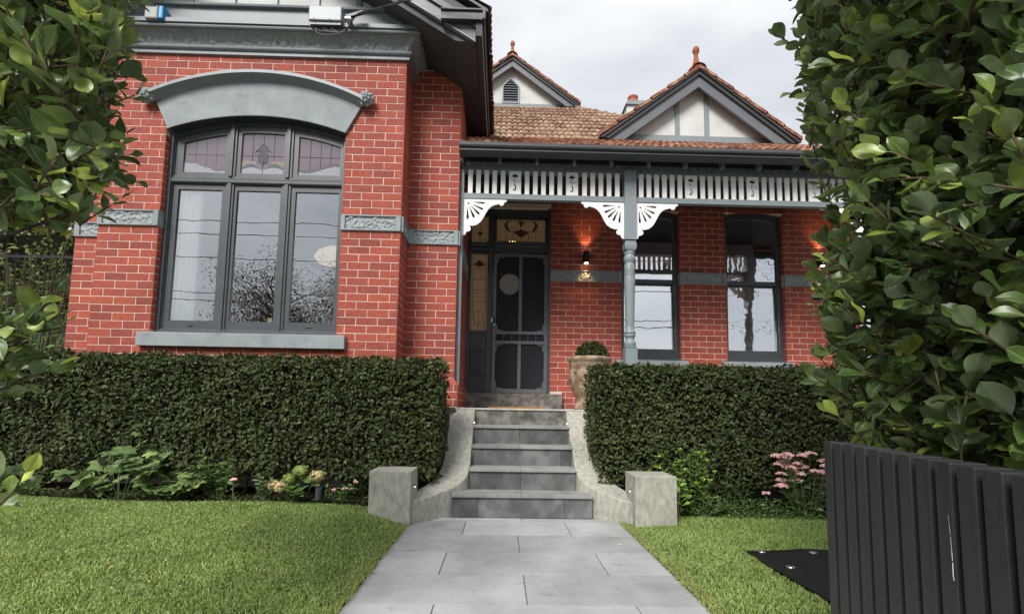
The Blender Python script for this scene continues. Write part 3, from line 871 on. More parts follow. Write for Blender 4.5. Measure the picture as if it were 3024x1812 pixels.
def tile_list(o, u, s_, rows, xr, inside=None):
    """tiles over a slope: o = eave point, u along the eave, s_ up the slope"""
    o = Vector(o); u = Vector(u).normalized(); s_ = Vector(s_).normalized(); n = u.cross(s_)
    out = []
    for r in range(rows):
        x = xr[0] + (TW/2 if r % 2 else 0)
        while x < xr[1]:
            p = o + u*(x+TW/2) + s_*(r*TG)
            if inside is None or inside(p):
                tilt = Matrix.Rotation(random.uniform(-0.02, 0.02), 4, 'Z')
                out.append(Matrix(((u.x, s_.x, n.x, p.x), (u.y, s_.y, n.y, p.y), (u.z, s_.z, n.z, p.z), (0, 0, 0, 1))) @ tilt @ Matrix.Translation((random.uniform(-.002, .002), random.uniform(-.006, .006), random.uniform(0, .004))))
            x += TW
    return out
def tiles_joined(name, lst, parent, ms, mt):
    mb = MB()
    for m_ in lst:
        me, vs, fs = random.choice(ms)
        mb.add([m_ @ Vector(v) for v in vs], fs)
    return mb.build(name, mt, parent, kind='stuff')
LSL, USL = 0.60, 0.84                        # verandah and main roof slopes
VY0, VZ0, VY1 = 5.70, 4.135, 7.40
VZ1 = VZ0 + LSL*(VY1-VY0)
RY1 = 9.90; RZ1 = VZ1 + USL*(RY1-VY1)
HIPX = 1.58
main_roof = MB()
main_roof.add([(-3, VY1, VZ1), (HIPX+(RY1-VY1)+0.2, VY1, VZ1), (HIPX, RY1, RZ1), (-3, RY1, RZ1)], [(0, 1, 2, 3)])
main_roof.add([(HIPX+(RY1-VY1)+0.2, VY1, VZ1), (HIPX+(RY1-VY1)+0.2, 13, VZ1), (HIPX, RY1+0.1, RZ1), (HIPX, RY1, RZ1)], [(0, 1, 2, 3)])
main_roof.add([(-3, RY1, RZ1), (HIPX, RY1, RZ1), (HIPX, 14, RZ1-3), (-3, 14, RZ1-3)], [(0, 1, 2, 3)])
main_roof = main_roof.build('main_roof', 'roof_tile', house)
ver_roof = MB()
ver_roof.add([(WR, VY0, VZ0), (5.6, VY0, VZ0), (5.6, VY1, VZ1), (WR, VY1, VZ1), (WR, VY0, VZ0-0.04), (5.6, VY0, VZ0-0.04), (5.6, VY1, VZ1-0.04), (WR, VY1, VZ1-0.04)], [(0, 1, 2, 3), (4, 7, 6, 5), (0, 4, 5, 1), (1, 5, 6, 2)])
ver_roof = ver_roof.build('verandah_roof', 'roof_tile_red', house)
ul = tile_list((0, VY1-0.02, VZ1+0.004), (1, 0, 0), (0, 1, USL), 10, (-1.1, 4.2), lambda p: p.x < HIPX+(RY1-p.y)-0.06 and not (p.x > 1.55 and p.y < 8.2 and p.x > 1.6+ (p.y-7.2)*0.5))
ll_ = tile_list((0, VY0-0.03, VZ0+0.004), (1, 0, 0), (0, 1, LSL), 6, (WR+0.01, 5.4))
def singles(lst, parent, ms, nm='roof_tile'):
    for m_ in lst:
        o = bpy.data.objects.new(nm, random.choice(ms)[0]); put(o, parent); o.matrix_basis = m_
ul_s = ul[:190]
singles(ul_s, main_roof, tm)
if ul[190:]: tiles_joined('remaining_tiles', ul[190:], main_roof, tm, 'roof_tile')
nl = max(0, 296-len(ul_s))
singles(ll_[:nl], ver_roof, tm_red)
tiles_joined('remaining_tiles', ll_[nl:], ver_roof, tm_red, 'roof_tile_red')
# ridge and hip capping
def caps(a, b, parent, n, r=0.085, name='ridge_tile', mt='terracotta'):
    a = Vector(a); b = Vector(b)
    d = (b-a).normalized(); L_ = (b-a).length/n
    side = d.cross(Vector((0, 0, 1))).normalized(); nn = side.cross(d)
    for k in range(n):
        p = a + d*(L_*k); q = p + d*(L_*1.06)
        vs = []; fs = []
        for (c, rr, lift) in ((p, r*1.0, 0.0), (p+d*0.03, r*1.12, 0.004), (p+d*0.05, r, 0.0), (q, r*0.93, -0.004)):
            for i in range(9):
                t_ = math.pi*i/8
                vs.append(c + side*(rr*1.25*math.cos(t_)) + nn*(rr*math.sin(t_)+lift-0.03))
        for j in range(3):
            for i in range(8): fs.append((j*9+i, j*9+i+1, j*9+i+10, j*9+i+9))
        MB().add(vs, fs).build(name, mt, parent)
caps((HIPX-0.1, RY1-0.02, RZ1+0.0), (HIPX+1.45, RY1-1.47, RZ1-1.25), main_roof, 5, name='hip_tile', mt='roof_tile')
wl = tile_list((-0.20, 5.0, 5.30), (0, 1, 0), (-1, 0, PIT), 8, (0.0, 3.9))
wing_roof = tiles_joined('wing_roof_tiles', wl, house, tm, 'roof_tile')
del wing_roof['kind']; wing_roof['kind'] = 'stuff'

FIN = [(0.135, 0.0), (0.12, 0.03), (0.075, 0.08), (0.045, 0.15), (0.034, 0.22), (0.03, 0.27), (0.042, 0.29), (0.052, 0.315), (0.052, 0.345), (0.04, 0.375), (0.018, 0.392), (0.0, 0.4)]
def gablet(name, xc, zap, hw, zbase, yb_, wall_dy, depth, bw, vent, battens, finial_h, back=True):
    """small gable: barge plane at yb_, wall set back by wall_dy"""
    sl_ = (zap-zbase)/hw
    wz = zbase
    yw = yb_+wall_dy
    gp = lambda x, off=0: zap - off - sl_*abs(x-xc)
    wall_ = MB().prism([(xc-hw+0.1, wz), (xc+hw-0.1, wz), (xc, zap-0.1)], yw, yw+0.12).build(name, 'white_render', house)
    vb = bw*math.sqrt(1+sl_*sl_)
    for s_ in (-1, 1):
        pl = [(xc, zap), (xc, zap-vb), (xc+s_*(hw-0.02), zbase+0.02-vb*0.0-0.0), (xc+s_*(hw+0.06), zbase-0.02), (xc+s_*(hw+0.06), gp(xc+s_*(hw+0.06)))]
        pl = [(xc, zap), (xc, zap-vb), (xc+s_*(hw-vb/sl_), zbase), (xc+s_*hw, zbase)]
        if s_ < 0: pl = pl[::-1]
        MB().prism(pl, yb_, yb_+0.04).build('barge_board', 'barge_paint', wall_, bevel=0.003)
        v2 = vb*0.36
        pl = [(xc, zap+0.02), (xc, zap+0.02-v2), (xc+s_*(hw+0.03-v2/sl_), zbase), (xc+s_*(hw+0.03), zbase)]
        if s_ < 0: pl = pl[::-1]
        MB().prism(pl, yb_-0.035, yb_+0.002).build('barge_moulding', 'charcoal_trim', wall_)
        pl = [(xc, zap+0.03), (xc, zap+0.03-v2*0.4), (xc+s_*(hw+0.045-v2*0.4/sl_), zbase), (xc+s_*(hw+0.045), zbase)]
        if s_ < 0: pl = pl[::-1]
        MB().prism(pl, yb_-0.06, yb_-0.03).build('barge_moulding', 'charcoal_trim', wall_)
        # soffit behind the barge and the roof slope above
        pl = [(xc, zap+0.03), (xc, zap-0.03), (xc+s_*(hw-0.03/sl_), zbase+0.001), (xc+s_*(hw+0.05), zbase+0.001)]
        if s_ < 0: pl = pl[::-1]
        MB().prism(pl, yb_+0.04, yb_+depth).build('roof_slope', 'charcoal_trim', wall_)
        # one row of verge tiles, lapped down the slope
        n = max(4, int(math.hypot(hw, zap-zbase)/0.30))
        mb = MB()
        for k in range(n):
            for c in range(int(depth/0.2)):
                t0 = k/n; t1 = (k+1.1)/n
                x0_, x1_ = xc+s_*(hw+0.05)*(1-t0), xc+s_*(hw+0.05)*max(0, 1-t1)
                z0_, z1_ = zbase+0.03+(zap-zbase)*t0, zbase+0.03+(zap-zbase)*min(1, t1)
                ya, yc = yb_-0.075+c*0.2, yb_-0.075+c*0.2+0.19
                h0, h1 = 0.055, 0.03
                pts = [(x0_, ya, z0_+h0), (x0_, yc, z0_+h0), (x1_, yc, z1_+h1), (x1_, ya, z1_+h1), (x0_, ya, z0_), (x0_, yc, z0_), (x1_, yc, z1_-0.02), (x1_, ya, z1_-0.02)]
                fs_ = [(0, 1, 2, 3), (7, 6, 5, 4), (0, 3, 7, 4), (0, 4, 5, 1), (2, 6, 7, 3)]
                if s_ > 0: fs_ = [f[::-1] for f in fs_]
                mb.add(pts, fs_)
        mb.build('verge_tiles', 'roof_tile_red', wall_, kind='stuff')
    caps((xc, yb_-0.05, zap+0.06), (xc, yb_+depth, zap+0.06), wall_, max(2, int(depth/0.42)))
    bh = 0.165 if not vent else 0.12
    MB().box(xc-hw+0.1, xc+hw-0.1, yw-0.022, yw+0.01, zbase-0.01, zbase+bh).build('base_board', 'grey_paint', wall_)
    for bx0, bx1 in battens:
        MB().box(bx0, bx1, yw-0.018, yw+0.01, zbase+bh, gp((bx0+bx1)/2, 0.03)).build('batten', 'grey_paint', wall_)
    k = finial_h/0.4
    MB().lathe([(r*k*0.93, zap+0.05+z*k) for r, z in FIN], xc, yb_+0.09, 20).build('finial', 'terracotta', wall_, smooth=True)
    return wall_, yw
# middle gablet on the ridge, with a louvred vent
g2, yw2 = gablet('ridge_gable', 0.105, 8.33, 1.385, 7.29, 9.86, 0.16, 2.6, 0.15, True, [], 0.40)
vx0, vx1, vz0, vz1, vzt = -0.10, 0.265, 7.41, 7.80, 7.985
vc = (vx0+vx1)/2
fr_o = [(vx0, vz0), (vx1, vz0), (vx1, vz1), (vc, vzt), (vx0, vz1)]
fr_i = [(vx0+0.028, vz0+0.028), (vx1-0.028, vz0+0.028), (vx1-0.028, vz1-0.012), (vc, vzt-0.034), (vx0+0.028, vz1-0.012)]
vent = place('gable_vent', curve_plate('gable_vent', fr_o, [fr_i], 0.05, 'plastic_grey'), (0, yw2-0.035, 0), house)
MB().prism(fr_i, yw2-0.004, yw2+0.002).build('vent_back', 'black_metal', vent).matrix_parent_inverse = Matrix.Translation((0, -(yw2-0.035), 0))
for k in range(9):
    z = vz0+0.045+k*0.055
    hwid = (vx1-vx0)/2-0.028 if z < vz1-0.02 else max(0.02, (vzt-0.034-z)/(vzt-vz1)*((vx1-vx0)/2-0.02))
    q = MB().prism([(yw2-0.03, z), (yw2-0.008, z+0.026), (yw2-0.008, z+0.034), (yw2-0.03, z+0.008)], vc-hwid, vc+hwid, 'x').build('louvre', 'barge_paint', vent)
    q.matrix_parent_inverse = Matrix.Translation((0, -(yw2-0.035), 0))
# gable over the verandah
gablet('verandah_gable', 2.925, 6.20, 1.475, 5.075, 7.15, 0.16, 2.2, 0.20, False, [(2.605, 2.672), (3.06, 3.133)], 0.425)
# chimney
ch = MB().box(2.80, 3.75, 11.0, 11.7, 6.0, 8.10).build('chimney', 'white_render', house)
MB().prism([(2.76, 8.09), (2.80, 8.18), (3.75, 8.18), (3.79, 8.09)], 10.95, 11.77).build('chimney_cap', 'grey_render', ch)
MB().lathe([(0.13, 8.18), (0.15, 8.24), (0.155, 8.30), (0.14, 8.36), (0.105, 8.40), (0.11, 8.43), (0.125, 8.45), (0.12, 8.48), (0.08, 8.48), (0.08, 8.3)], 3.02, 11.3, 20).build('chimney_pot', 'terracotta', ch, smooth=True)

# --- verandah -----------------------------------------------------------
YF = 6.0
floor_ = MB().box(WR, 5.6, 5.912, 7.75, 0.86, 1.028).build('verandah_floor', 'concrete_pale', house, bevel=0.008)
MB().box(0.98, 5.6, 5.93, 7.7, 0.0, 0.86).build('verandah_base', 'bluestone_base', house)
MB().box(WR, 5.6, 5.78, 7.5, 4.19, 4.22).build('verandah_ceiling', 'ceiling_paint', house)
gut = MB().prism([(5.80, 4.04), (5.66, 4.04), (5.648, 4.05), (5.648, 4.065), (5.655, 4.07), (5.645, 4.078), (5.628, 4.088), (5.622, 4.105), (5.628, 4.125), (5.642, 4.138), (5.642, 4.148), (5.66, 4.15), (5.80, 4.15)], WR+0.005, 5.6, 'x').build('verandah_gutter', 'charcoal_trim', house)
MB().box(WR, 5.6, 5.80, 5.83, 4.055, 4.17).build('verandah_fascia', 'charcoal_trim', house)
fr = MB().box(WR+0.002, 4.75, YF+0.006, YF+0.08, 3.955, 4.19).box(WR+0.002, 4.75, YF-0.022, YF+0.05, 3.6, 3.668).build('verandah_frieze', 'grey_paint', house, bevel=0.002)
# pointed drip trim under the fascia
mb = MB()
x = -0.50
while x < 4.7:
    mb.prism([(x, 4.075), (x+0.02, 4.02), (x+0.045, 4.006), (x+0.058, 4.012), (x+0.085, 4.06), (x+0.104, 4.075)], YF-0.014, YF+0.004)
    x += 0.104
mb.build('scalloped_trim', 'grey_paint', fr)
MB().box(WR+0.004, 4.72, YF-0.012, YF-0.0065, 4.062, 4.225).build('eave_lining', 'charcoal_trim', fr)
for k in range(12):
    xr = -0.53+0.4585*k
    MB().prism([(5.93, 4.02), (5.845, 4.015), (5.84, 4.07), (5.95, 4.13)], xr-0.016, xr+0.016, 'x').build('rafter_end', 'grey_paint', fr)
SX = [-0.456, -0.357, -0.256, -0.157, -0.053, 0.245, 0.348, 0.45, 0.552, 0.654, 0.962, 1.064, 1.166, 1.268, 1.371]
PXs = [0.048, 0.758]
def span2(x0):
    for i in range(6): SX.append(x0+0.0976*i)
for q in (1.67, 2.444, 3.222, 3.998): span2(q)
PXs += [2.249, 3.027, 3.808]
slat_me = MB().box(-0.001, 0.055, 0, 0.018, 3.662, 3.968).mesh('slat', 'white_paint')
for q in SX: place('slat', slat_me, (q, YF-0.018, 0), fr)
# pierced panel: tulip and stem, cut through
cx = 0.074
tul = [(0, 0.275), (0.006, 0.268), (0.012, 0.262), (0.026, 0.255), (0.034, 0.246), (0.037, 0.236), (0.034, 0.226), (0.026, 0.221), (0.014, 0.222), (0.006, 0.22), (0.002, 0.200), (-0.006, 0.176), (-0.009, 0.158), (-0.016, 0.158), (-0.016, 0.172), (-0.018, 0.186), (-0.026, 0.196), (-0.036, 0.197), (-0.040, 0.192), (-0.034, 0.188), (-0.026, 0.186), (-0.02, 0.172)]
tul = [(0, 0.275), (0.006, 0.268), (0.012, 0.262), (0.026, 0.255), (0.034, 0.246), (0.037, 0.236), (0.034, 0.226), (0.026, 0.221), (0.014, 0.222), (0.007, 0.22), (0.003, 0.198), (-0.005, 0.178), (-0.008, 0.158), (-0.017, 0.158), (-0.0175, 0.172), (-0.022, 0.186), (-0.030, 0.190), (-0.039, 0.188), (-0.041, 0.194), (-0.032, 0.199), (-0.020, 0.194), (-0.013, 0.18), (-0.006, 0.196), (-0.001, 0.22), (-0.014, 0.222), (-0.026, 0.221), (-0.034, 0.226), (-0.037, 0.236), (-0.034, 0.246), (-0.026, 0.255), (-0.012, 0.262), (-0.006, 0.268)]
stem = [(-0.019, 0.146), (-0.013, 0.148), (0.004, 0.113), (0.006, 0.135), (0.014, 0.160), (0.024, 0.176), (0.034, 0.180), (0.043, 0.176), (0.046, 0.168), (0.040, 0.164), (0.033, 0.170), (0.024, 0.168), (0.016, 0.152), (0.0115, 0.130), (0.012, 0.110), (0.017, 0.088), (0.017, 0.068), (0.010, 0.053), (-0.003, 0.046), (-0.016, 0.050), (-0.024, 0.060), (-0.022, 0.070), (-0.014, 0.074), (-0.009, 0.066), (0.000, 0.068), (0.003, 0.082), (-0.001, 0.100), (-0.010, 0.122)]
pan = curve_plate('frieze_panel', [(0, 0), (0.15, 0), (0.15, 0.302), (0, 0.302)], [[(cx+a, b) for a, b in tul], [(cx+a, b) for a, b in stem]], 0.018, 'white_paint')
for q in PXs: place('frieze_panel', pan, (q, YF-0.019, 3.664), fr)
# fan brackets
bo = [(0, 0), (0.530, 0), (0.530, -0.027), (0.514, -0.030), (0.500, -0.040), (0.496, -0.060), (0.480, -0.078), (0.458, -0.078), (0.440, -0.066), (0.434, -0.052), (0.415, -0.064), (0.375, -0.074), (0.34, -0.092), (0.305, -0.128), (0.275, -0.178), (0.248, -0.235), (0.215, -0.288), (0.165, -0.328), (0.115, -0.342), (0.066, -0.343), (0.085, -0.354), (0.094, -0.374), (0.092, -0.396), (0.075, -0.411), (0.058, -0.415), (0.044, -0.416), (0.036, -0.435), (0.026, -0.458), (0.0, -0.462)]
hs = [[(0.048, -0.048), (0.075, -0.048), (0.075, -0.060), (0.062, -0.072), (0.050, -0.074)]]
for a in (-3, -25, -45, -65, -86):
    t_ = math.radians(a)
    pts = [(0.040+r*math.cos(t_), -0.038+r*math.sin(t_)) for r in (0.075, 0.13, 0.19, 0.213, 0.222)]
    hs.append(strip(pts, [0.003, 0.008, 0.0145, 0.0135, 0.006]))
brk = curve_plate('bracket', bo, hs, 0.022, 'white_paint')
place('bracket', brk, (-0.507, YF-0.012, 3.598), fr)
brr = brk.copy(); brr.transform(Matrix.Scale(-1, 4, (1, 0, 0))); brr.flip_normals()
place('bracket', brr, (1.480, YF-0.012, 3.598), fr)
place('bracket', brk, (1.626, YF-0.012, 3.598), fr)
place('bracket', brr, (4.60, YF-0.012, 3.598), fr)
MB().box(WR+0.003, -0.507, YF-0.03, YF+0.04, 1.03, 3.96).build('half_post', 'grey_paint', fr)
def post(x0):
    xm = x0+0.0725
    p = MB().box(x0, x0+0.145, YF-0.06, YF+0.085, 3.115, 4.0)
    yc = YF+0.0125
    p.box(x0, x0+0.145, YF-0.06, YF+0.085, 1.03, 1.775)
    def cushion(z0, z1, mid):   # squared block with rounded profile
        n = 8; hh = 0.0725
        for i in range(n):
            a0, a1 = i/n, (i+1)/n
            f = lambda t_: 0.052 + (hh-0.052)*math.sqrt(max(0, 1-(2*t_-1)**2))
            za, zb = z0+(z1-z0)*a0, z0+(z1-z0)*a1
            fa = f((a0+a1)/2)
            p.box(xm-fa, xm+fa, yc-fa, yc+fa, za, zb)
    cushion(2.985, 3.10, 0); cushion(1.775, 1.80, 0)
    p.lathe([(0.05, 2.98), (0.066, 2.972), (0.068, 2.955), (0.056, 2.942), (0.058, 2.925), (0.070, 2.91), (0.072, 2.895), (0.070, 2.87), (0.060, 2.84), (0.052, 2.825), (0.062, 2.815), (0.066, 2.805), (0.066, 2.745), (0.067, 2.74), (0.063, 2.735), (0.067, 2.72), (0.067, 2.712), (0.063, 2.705), (0.067, 2.69), (0.067, 2.683), (0.063, 2.676), (0.067, 2.66), (0.067, 2.60),
             (0.064, 2.50), (0.060, 2.35), (0.0555, 2.2), (0.0525, 2.05), (0.052, 1.995), (0.066, 1.985), (0.069, 1.97), (0.066, 1.955), (0.060, 1.95), (0.069, 1.938), (0.069, 1.925), (0.052, 1.91), (0.050, 1.885), (0.058, 1.865), (0.070, 1.85), (0.072, 1.832), (0.066, 1.815), (0.066, 1.80)], xm, yc, 28)
    o = p.build('verandah_post', 'grey_paint', house, smooth=False)
    o.data.polygons.foreach_set('use_smooth', [len(pl.vertices) == 4 and abs(pl.normal.z) < 0.85 and abs(abs(pl.normal.x)-1) > 0.02 and abs(abs(pl.normal.y)-1) > 0.02 for pl in o.data.polygons])
    return o
post(1.480); post(4.60)

# --- verandah back wall
vw = MB()
V0, V1 = 0.722, 5.5
wins = [(1.812, 2.712), (3.43, 4.34)]
segs = [(V0, wins[0][0]), (wins[0][1], wins[1][0]), (wins[1][1], V1)]
for a, b in segs: vw.box(a+0.003, b-0.003, D3+0.0032, D3+0.26, 1.0, 4.6)
WARC = lambda x, c: 2.45 + math.sqrt(max(0, 1.70**2-(x-c)**2))
for a, b in wins:
    vw.box(a-0.003, b+0.003, D3+0.0032, D3+0.26, 1.0, 1.70)
    c = (a+b)/2
    vw.prism([(a-0.003+(b-a+0.006)*i/12, WARC(a+(b-a)*i/12, c)+0.02) for i in range(13)] + [(b+0.003, 4.6), (a-0.003, 4.6)], D3+0.0032, D3+0.26)
vw.box(WR, V0, D3+0.0032, D3+0.26, 4.12, 4.6)
vw.box(V1, V1+0.1, D3+0.2, 12, 1.0, 4.6)
vw = vw.build('verandah_wall', 'mortar', house)
def vex(z):
    e = []
    for a, b in wins:
        if 1.74 < z < 4.10: e.append((a-V0, b-V0))
        elif 1.65 < z <= 1.74: e.append((a-0.08-V0, b+0.08-V0))
    if z < 1.25: e.append((-0.1, 0.18))
    return e
l = brick_list((V0, D3, 0), (1, 0, 0), (0, -1, 0), V1-V0, courses(1.03, 4.35), vex, 0)
for a, b in wins:
    l += brick_list((a, D3, 0), (0, 1, 0), (1, 0, 0), 0.13, courses(1.79, 4.1), None, 1)
    l += brick_list((b, D3+0.13, 0), (0, -1, 0), (-1, 0, 0), 0.13, courses(1.79, 4.1), None, 1)
bricks_joined('verandah_bricks', l, vw)
string_band((V0, D3, 0), (1, 0, 0), (0, -1, 0), wins[0][0]-V0, 0.06, 0.055, 11)
string_band((wins[0][1], D3, 0), (1, 0, 0), (0, -1, 0), wins[1][0]-wins[0][1], 0.05, 0.05, 12)
string_band((wins[1][1], D3, 0), (1, 0, 0), (0, -1, 0), V1-wins[1][1], 0.055, 0.05, 13)

# --- sash windows on the verandah
for wi, (a, b) in enumerate(wins):
    c = (a+b)/2
    topo = [(a+(b-a)*i/14, WARC(a+(b-a)*i/14, c)) for i in range(15)]
    outer = [(b, 1.79)] + topo[::-1] + [(a, 1.79)]
    ga, gb = a+0.065, b-0.065
    ins = [(ga-0.0+(gb-ga)*i/14, WARC(ga+(gb-ga)*i/14, c)-0.05) for i in range(15)]
    w = place('sash_window', curve_plate('sash_window', outer, [[(gb+0.01, 1.86)] + [(q[0], q[1]) for q in ins[::-1]] + [(ga-0.01, 1.86)]], 0.06, 'dark_paint'), (0, 7.585, 0), house)
    inv = Matrix.Translation((0, -7.585, 0))
    def sub(o): o.matrix_parent_inverse = inv; return o
    usash = [(gb+0.015, 2.995)] + [(q[0], q[1]+0.02) for q in ins[::-1]] + [(ga-0.015, 2.995)]
    ug = [(ga+(gb-ga)*i/14, WARC(ga+(gb-ga)*i/14, c)-0.085) for i in range(15)]
    s1_ = place('upper_sash', curve_plate('upper_sash', usash, [[(gb-0.005, 3.06)] + [(min(max(q[0], ga+0.005), gb-0.005), q[1]) for q in ug[::-1]] + [(ga+0.005, 3.06)]], 0.035, 'dark_paint'), (0, 7.60, 0), w); sub(s1_)
    s2_ = place('lower_sash', curve_plate('lower_sash', [(gb+0.015, 1.855), (gb+0.015, 3.005), (ga-0.015, 3.005), (ga-0.015, 1.855)], [[(gb-0.005, 1.975), (gb-0.005, 2.972), (ga+0.005, 2.972), (ga+0.005, 1.975)]], 0.035, 'dark_paint'), (0, 7.638, 0), w); sub(s2_)
    for s_ in (1, 0):      # sash horns on the upper sash
        xh = gb-0.01 if s_ else ga-0.02
        sub(MB().prism([(7.60, 2.99), (7.60, 2.93), (7.612, 2.90), (7.63, 2.90), (7.63, 2.99)], xh, xh+0.03, 'x').build('sash_horn', 'dark_paint', w))
    pg = [(gb-0.004, 3.055)] + [(min(max(q[0], ga+0.004), gb-0.004), q[1]+0.003) for q in ug[::-1]] + [(ga+0.004, 3.055)]
    sub(MB().prism(pg, 7.622, 7.625).build('pane', 'old_glass2' if wi == 0 else 'old_glass', w))
    sub(MB().box(ga+0.004, gb-0.004, 7.658, 7.661, 1.97, 2.975).build('pane', 'old_glass2' if wi == 0 else 'old_glass', w))
    sub(MB().prism([(7.49, 1.785), (7.49, 1.805), (7.60, 1.862), (7.68, 1.862), (7.68, 1.785)], a, b, 'x').build('timber_sill', 'dark_paint', w))
    MB().box(a-0.10, b+0.10, D3-0.055, D3+0.15, 1.70, 1.784).build('window_sill', 'grey_render', house, bevel=0.005)

# --- bay window
gx = [(-3.708, -3.216), (-3.048, -2.558), (-2.388, -1.896)]
sx = [(-3.77, -3.172), (-3.082, -2.535), (-2.440, -1.866)]
NA = 10
fo = [(OX1, 1.79)] + [(OX1+(OX0-OX1)*i/24, LOW(OX1+(OX0-OX1)*i/24)+0.01) for i in range(25)] + [(OX0, 1.79)]
hl_ = []
for a, b in sx:
    hl_.append([(a, 1.845), (b, 1.845), (b, 3.51), (a, 3.51)])
    hl_.append([(a, 3.605), (b, 3.605)] + [(b+(a-b)*i/NA, LOW(b+(a-b)*i/NA)-0.052) for i in range(NA+1)])
bw_ = place('bay_window', curve_plate('bay_window', fo, hl_, 0.06, 'dark_paint'), (0, 5.555, 0), house)
binv = Matrix.Translation((0, -5.555, 0))
def bs(o): o.matrix_parent_inverse = binv; return o
ugx = [(-3.683, -3.207), (-3.034, -2.546), (-2.382, -1.901)]
for i, ((a, b), (g0, g1), (h0, h1)) in enumerate(zip(sx, gx, ugx)):
    bs(place('casement', curve_plate('casement', [(a, 1.845), (b, 1.845), (b, 3.51), (a, 3.51)], [[(g0, 1.943), (g1, 1.943), (g1, 3.448), (g0, 3.448)]], 0.035, 'dark_paint'), (0, 5.572, 0), bw_))
    bs(MB().box(g0-0.002, g1+0.002, 5.592, 5.595, 1.94, 3.45).build('pane', 'glass', bw_))
    oc = [(a, 3.605), (b, 3.605)] + [(b+(a-b)*k/NA, LOW(b+(a-b)*k/NA)-0.052) for k in range(NA+1)]
    ic = [(h0, 3.652), (h1, 3.652)] + [(h1+(h0-h1)*k/NA, LOW(h1+(h0-h1)*k/NA)-0.128) for k in range(NA+1)]
    bs(place('top_light', curve_plate('top_light', oc, [ic], 0.035, 'dark_paint'), (0, 5.572, 0), bw_))
    bs(MB().prism(ic, 5.592, 5.594).build('leadlight_pane', 'leadlight_purple', bw_))
    # lower clear pieces, wave band and lead came
    T = lambda s_: h0+(h1-h0)*s_
    if i != 1:
        f_ = (lambda s_: s_) if i == 0 else (lambda s_: 1-s_)
        wave = lambda s_: 3.652 + 0.05 + 0.085*(0.5+0.5*math.cos(math.pi*1.28*(s_-0.12)))
        xs_ = [k/20 for k in range(21)]
        low = [(T(f_(s_)), wave(s_)-0.02*math.sin(math.pi*s_)**0.5-0.004) for s_ in xs_]
        bs(MB().prism([(T(f_(0)), 3.652)] + low + [(T(f_(1)), 3.652)] if i == 2 else ([(T(f_(1)), 3.652)] + low[::-1] + [(T(f_(0)), 3.652)]), 5.5905, 5.5915).build('leadlight_pane', 'leadlight_clear', bw_))
        band = low + [(T(f_(s_)), wave(s_)+0.004) for s_ in xs_[::-1]]
        bs(MB().prism(band if i == 2 else band[::-1], 5.589, 5.590).build('leadlight_pane', 'leadlight_olive', bw_))
        ld = MB()
        ld.tube([(x_, 5.589, z_) for x_, z_ in low], 0.0022, 4); ld.tube([(T(f_(s_)), 5.589, wave(s_)+0.004) for s_ in xs_], 0.0022, 4)
        for s_ in (0.27, 0.52, 0.76):
            ld.tube([(T(s_), 5.590, LOW(T(s_))-0.13), (T(s_), 5.590, wave(s_ if i == 0 else 1-s_)+0.004)], 0.0024, 4)
        ld.tube([(T(0), 5.590, 3.872), (T(1), 5.590, 3.872)], 0.0024, 4)
        bs(ld.build('lead_came', 'lead_pale' if i == 0 else 'lead', bw_))
    else:
        zc = 3.652
        for s_ in (-1, 1):
            xm = (h0+h1)/2; hw = (h1-h0)/2
            xs_ = [k/12 for k in range(13)]
            up1 = [(xm+s_*hw*(1-q*0.92), zc+0.07+0.06*math.sin(math.pi*min(1, q*1.08))**1.2 + 0.0) for q in xs_]
            lo1 = [(xm+s_*hw*(1-q*0.92), zc+0.055+0.032*math.sin(math.pi*q*0.95)) for q in xs_]
            pl = up1 + lo1[::-1]
            bs(MB().prism(pl if s_ < 0 else pl[::-1], 5.589, 5.590).build('leadlight_pane', 'leadlight_navy', bw_))
            go = [(xm+s_*hw, zc+0.075)] + up1[2:8] + [(xm+s_*hw*0.28, zc+0.145), (xm+s_*hw*0.6, zc+0.16), (xm+s_*hw, zc+0.155)]
            bs(MB().prism(go if s_ < 0 else go[::-1], 5.5905, 5.5912).build('leadlight_pane', 'leadlight_gold', bw_))
            cl = [(xm+s_*hw, zc)] + [(xm+s_*hw, zc+0.055)] + lo1 + [(xm, zc+0.07), (xm, zc)]
            bs(MB().prism(cl if s_ > 0 else cl[::-1], 5.5912, 5.5917).build('leadlight_pane', 'leadlight_clear', bw_))
        tp = [(xm, zc+0.12), (xm+0.05, zc+0.15), (xm+0.055, zc+0.22), (xm+0.035, zc+0.29), (xm+0.10, zc+0.26), (xm+0.05, zc+0.31), (xm+0.03, zc+0.35), (xm, zc+0.365), (xm-0.03, zc+0.35), (xm-0.05, zc+0.31), (xm-0.10, zc+0.26), (xm-0.035, zc+0.29), (xm-0.055, zc+0.22), (xm-0.05, zc+0.15)]
        bs(MB().prism(tp, 5.5895, 5.5905).build('leadlight_pane', 'leadlight_dark', bw_))
        ld = MB()
        ld.tube([(x_, 5.589, z_) for x_, z_ in tp+[tp[0]]], 0.0022, 4)
        ld.tube([(xm, 5.588, zc), (xm, 5.588, zc+0.12)], 0.002, 4)
        ld.tube([(xm-0.02, 5.588, zc+0.30), (xm+0.012, 5.588, zc+0.2), (xm, 5.588, zc+0.1)], 0.002, 4)
        for s_ in (0.25, 0.5, 0.75):
            ld.tube([(T(s_), 5.590, 4.14), (T(s_), 5.590, zc+(0.16 if s_ != 0.5 else 0.36))], 0.0022, 4)
        ld.tube([(T(0), 5.590, zc+0.22), (T(1), 5.590, zc+0.22)], 0.0022, 4)
        bs(ld.build('lead_came', 'lead', bw_))
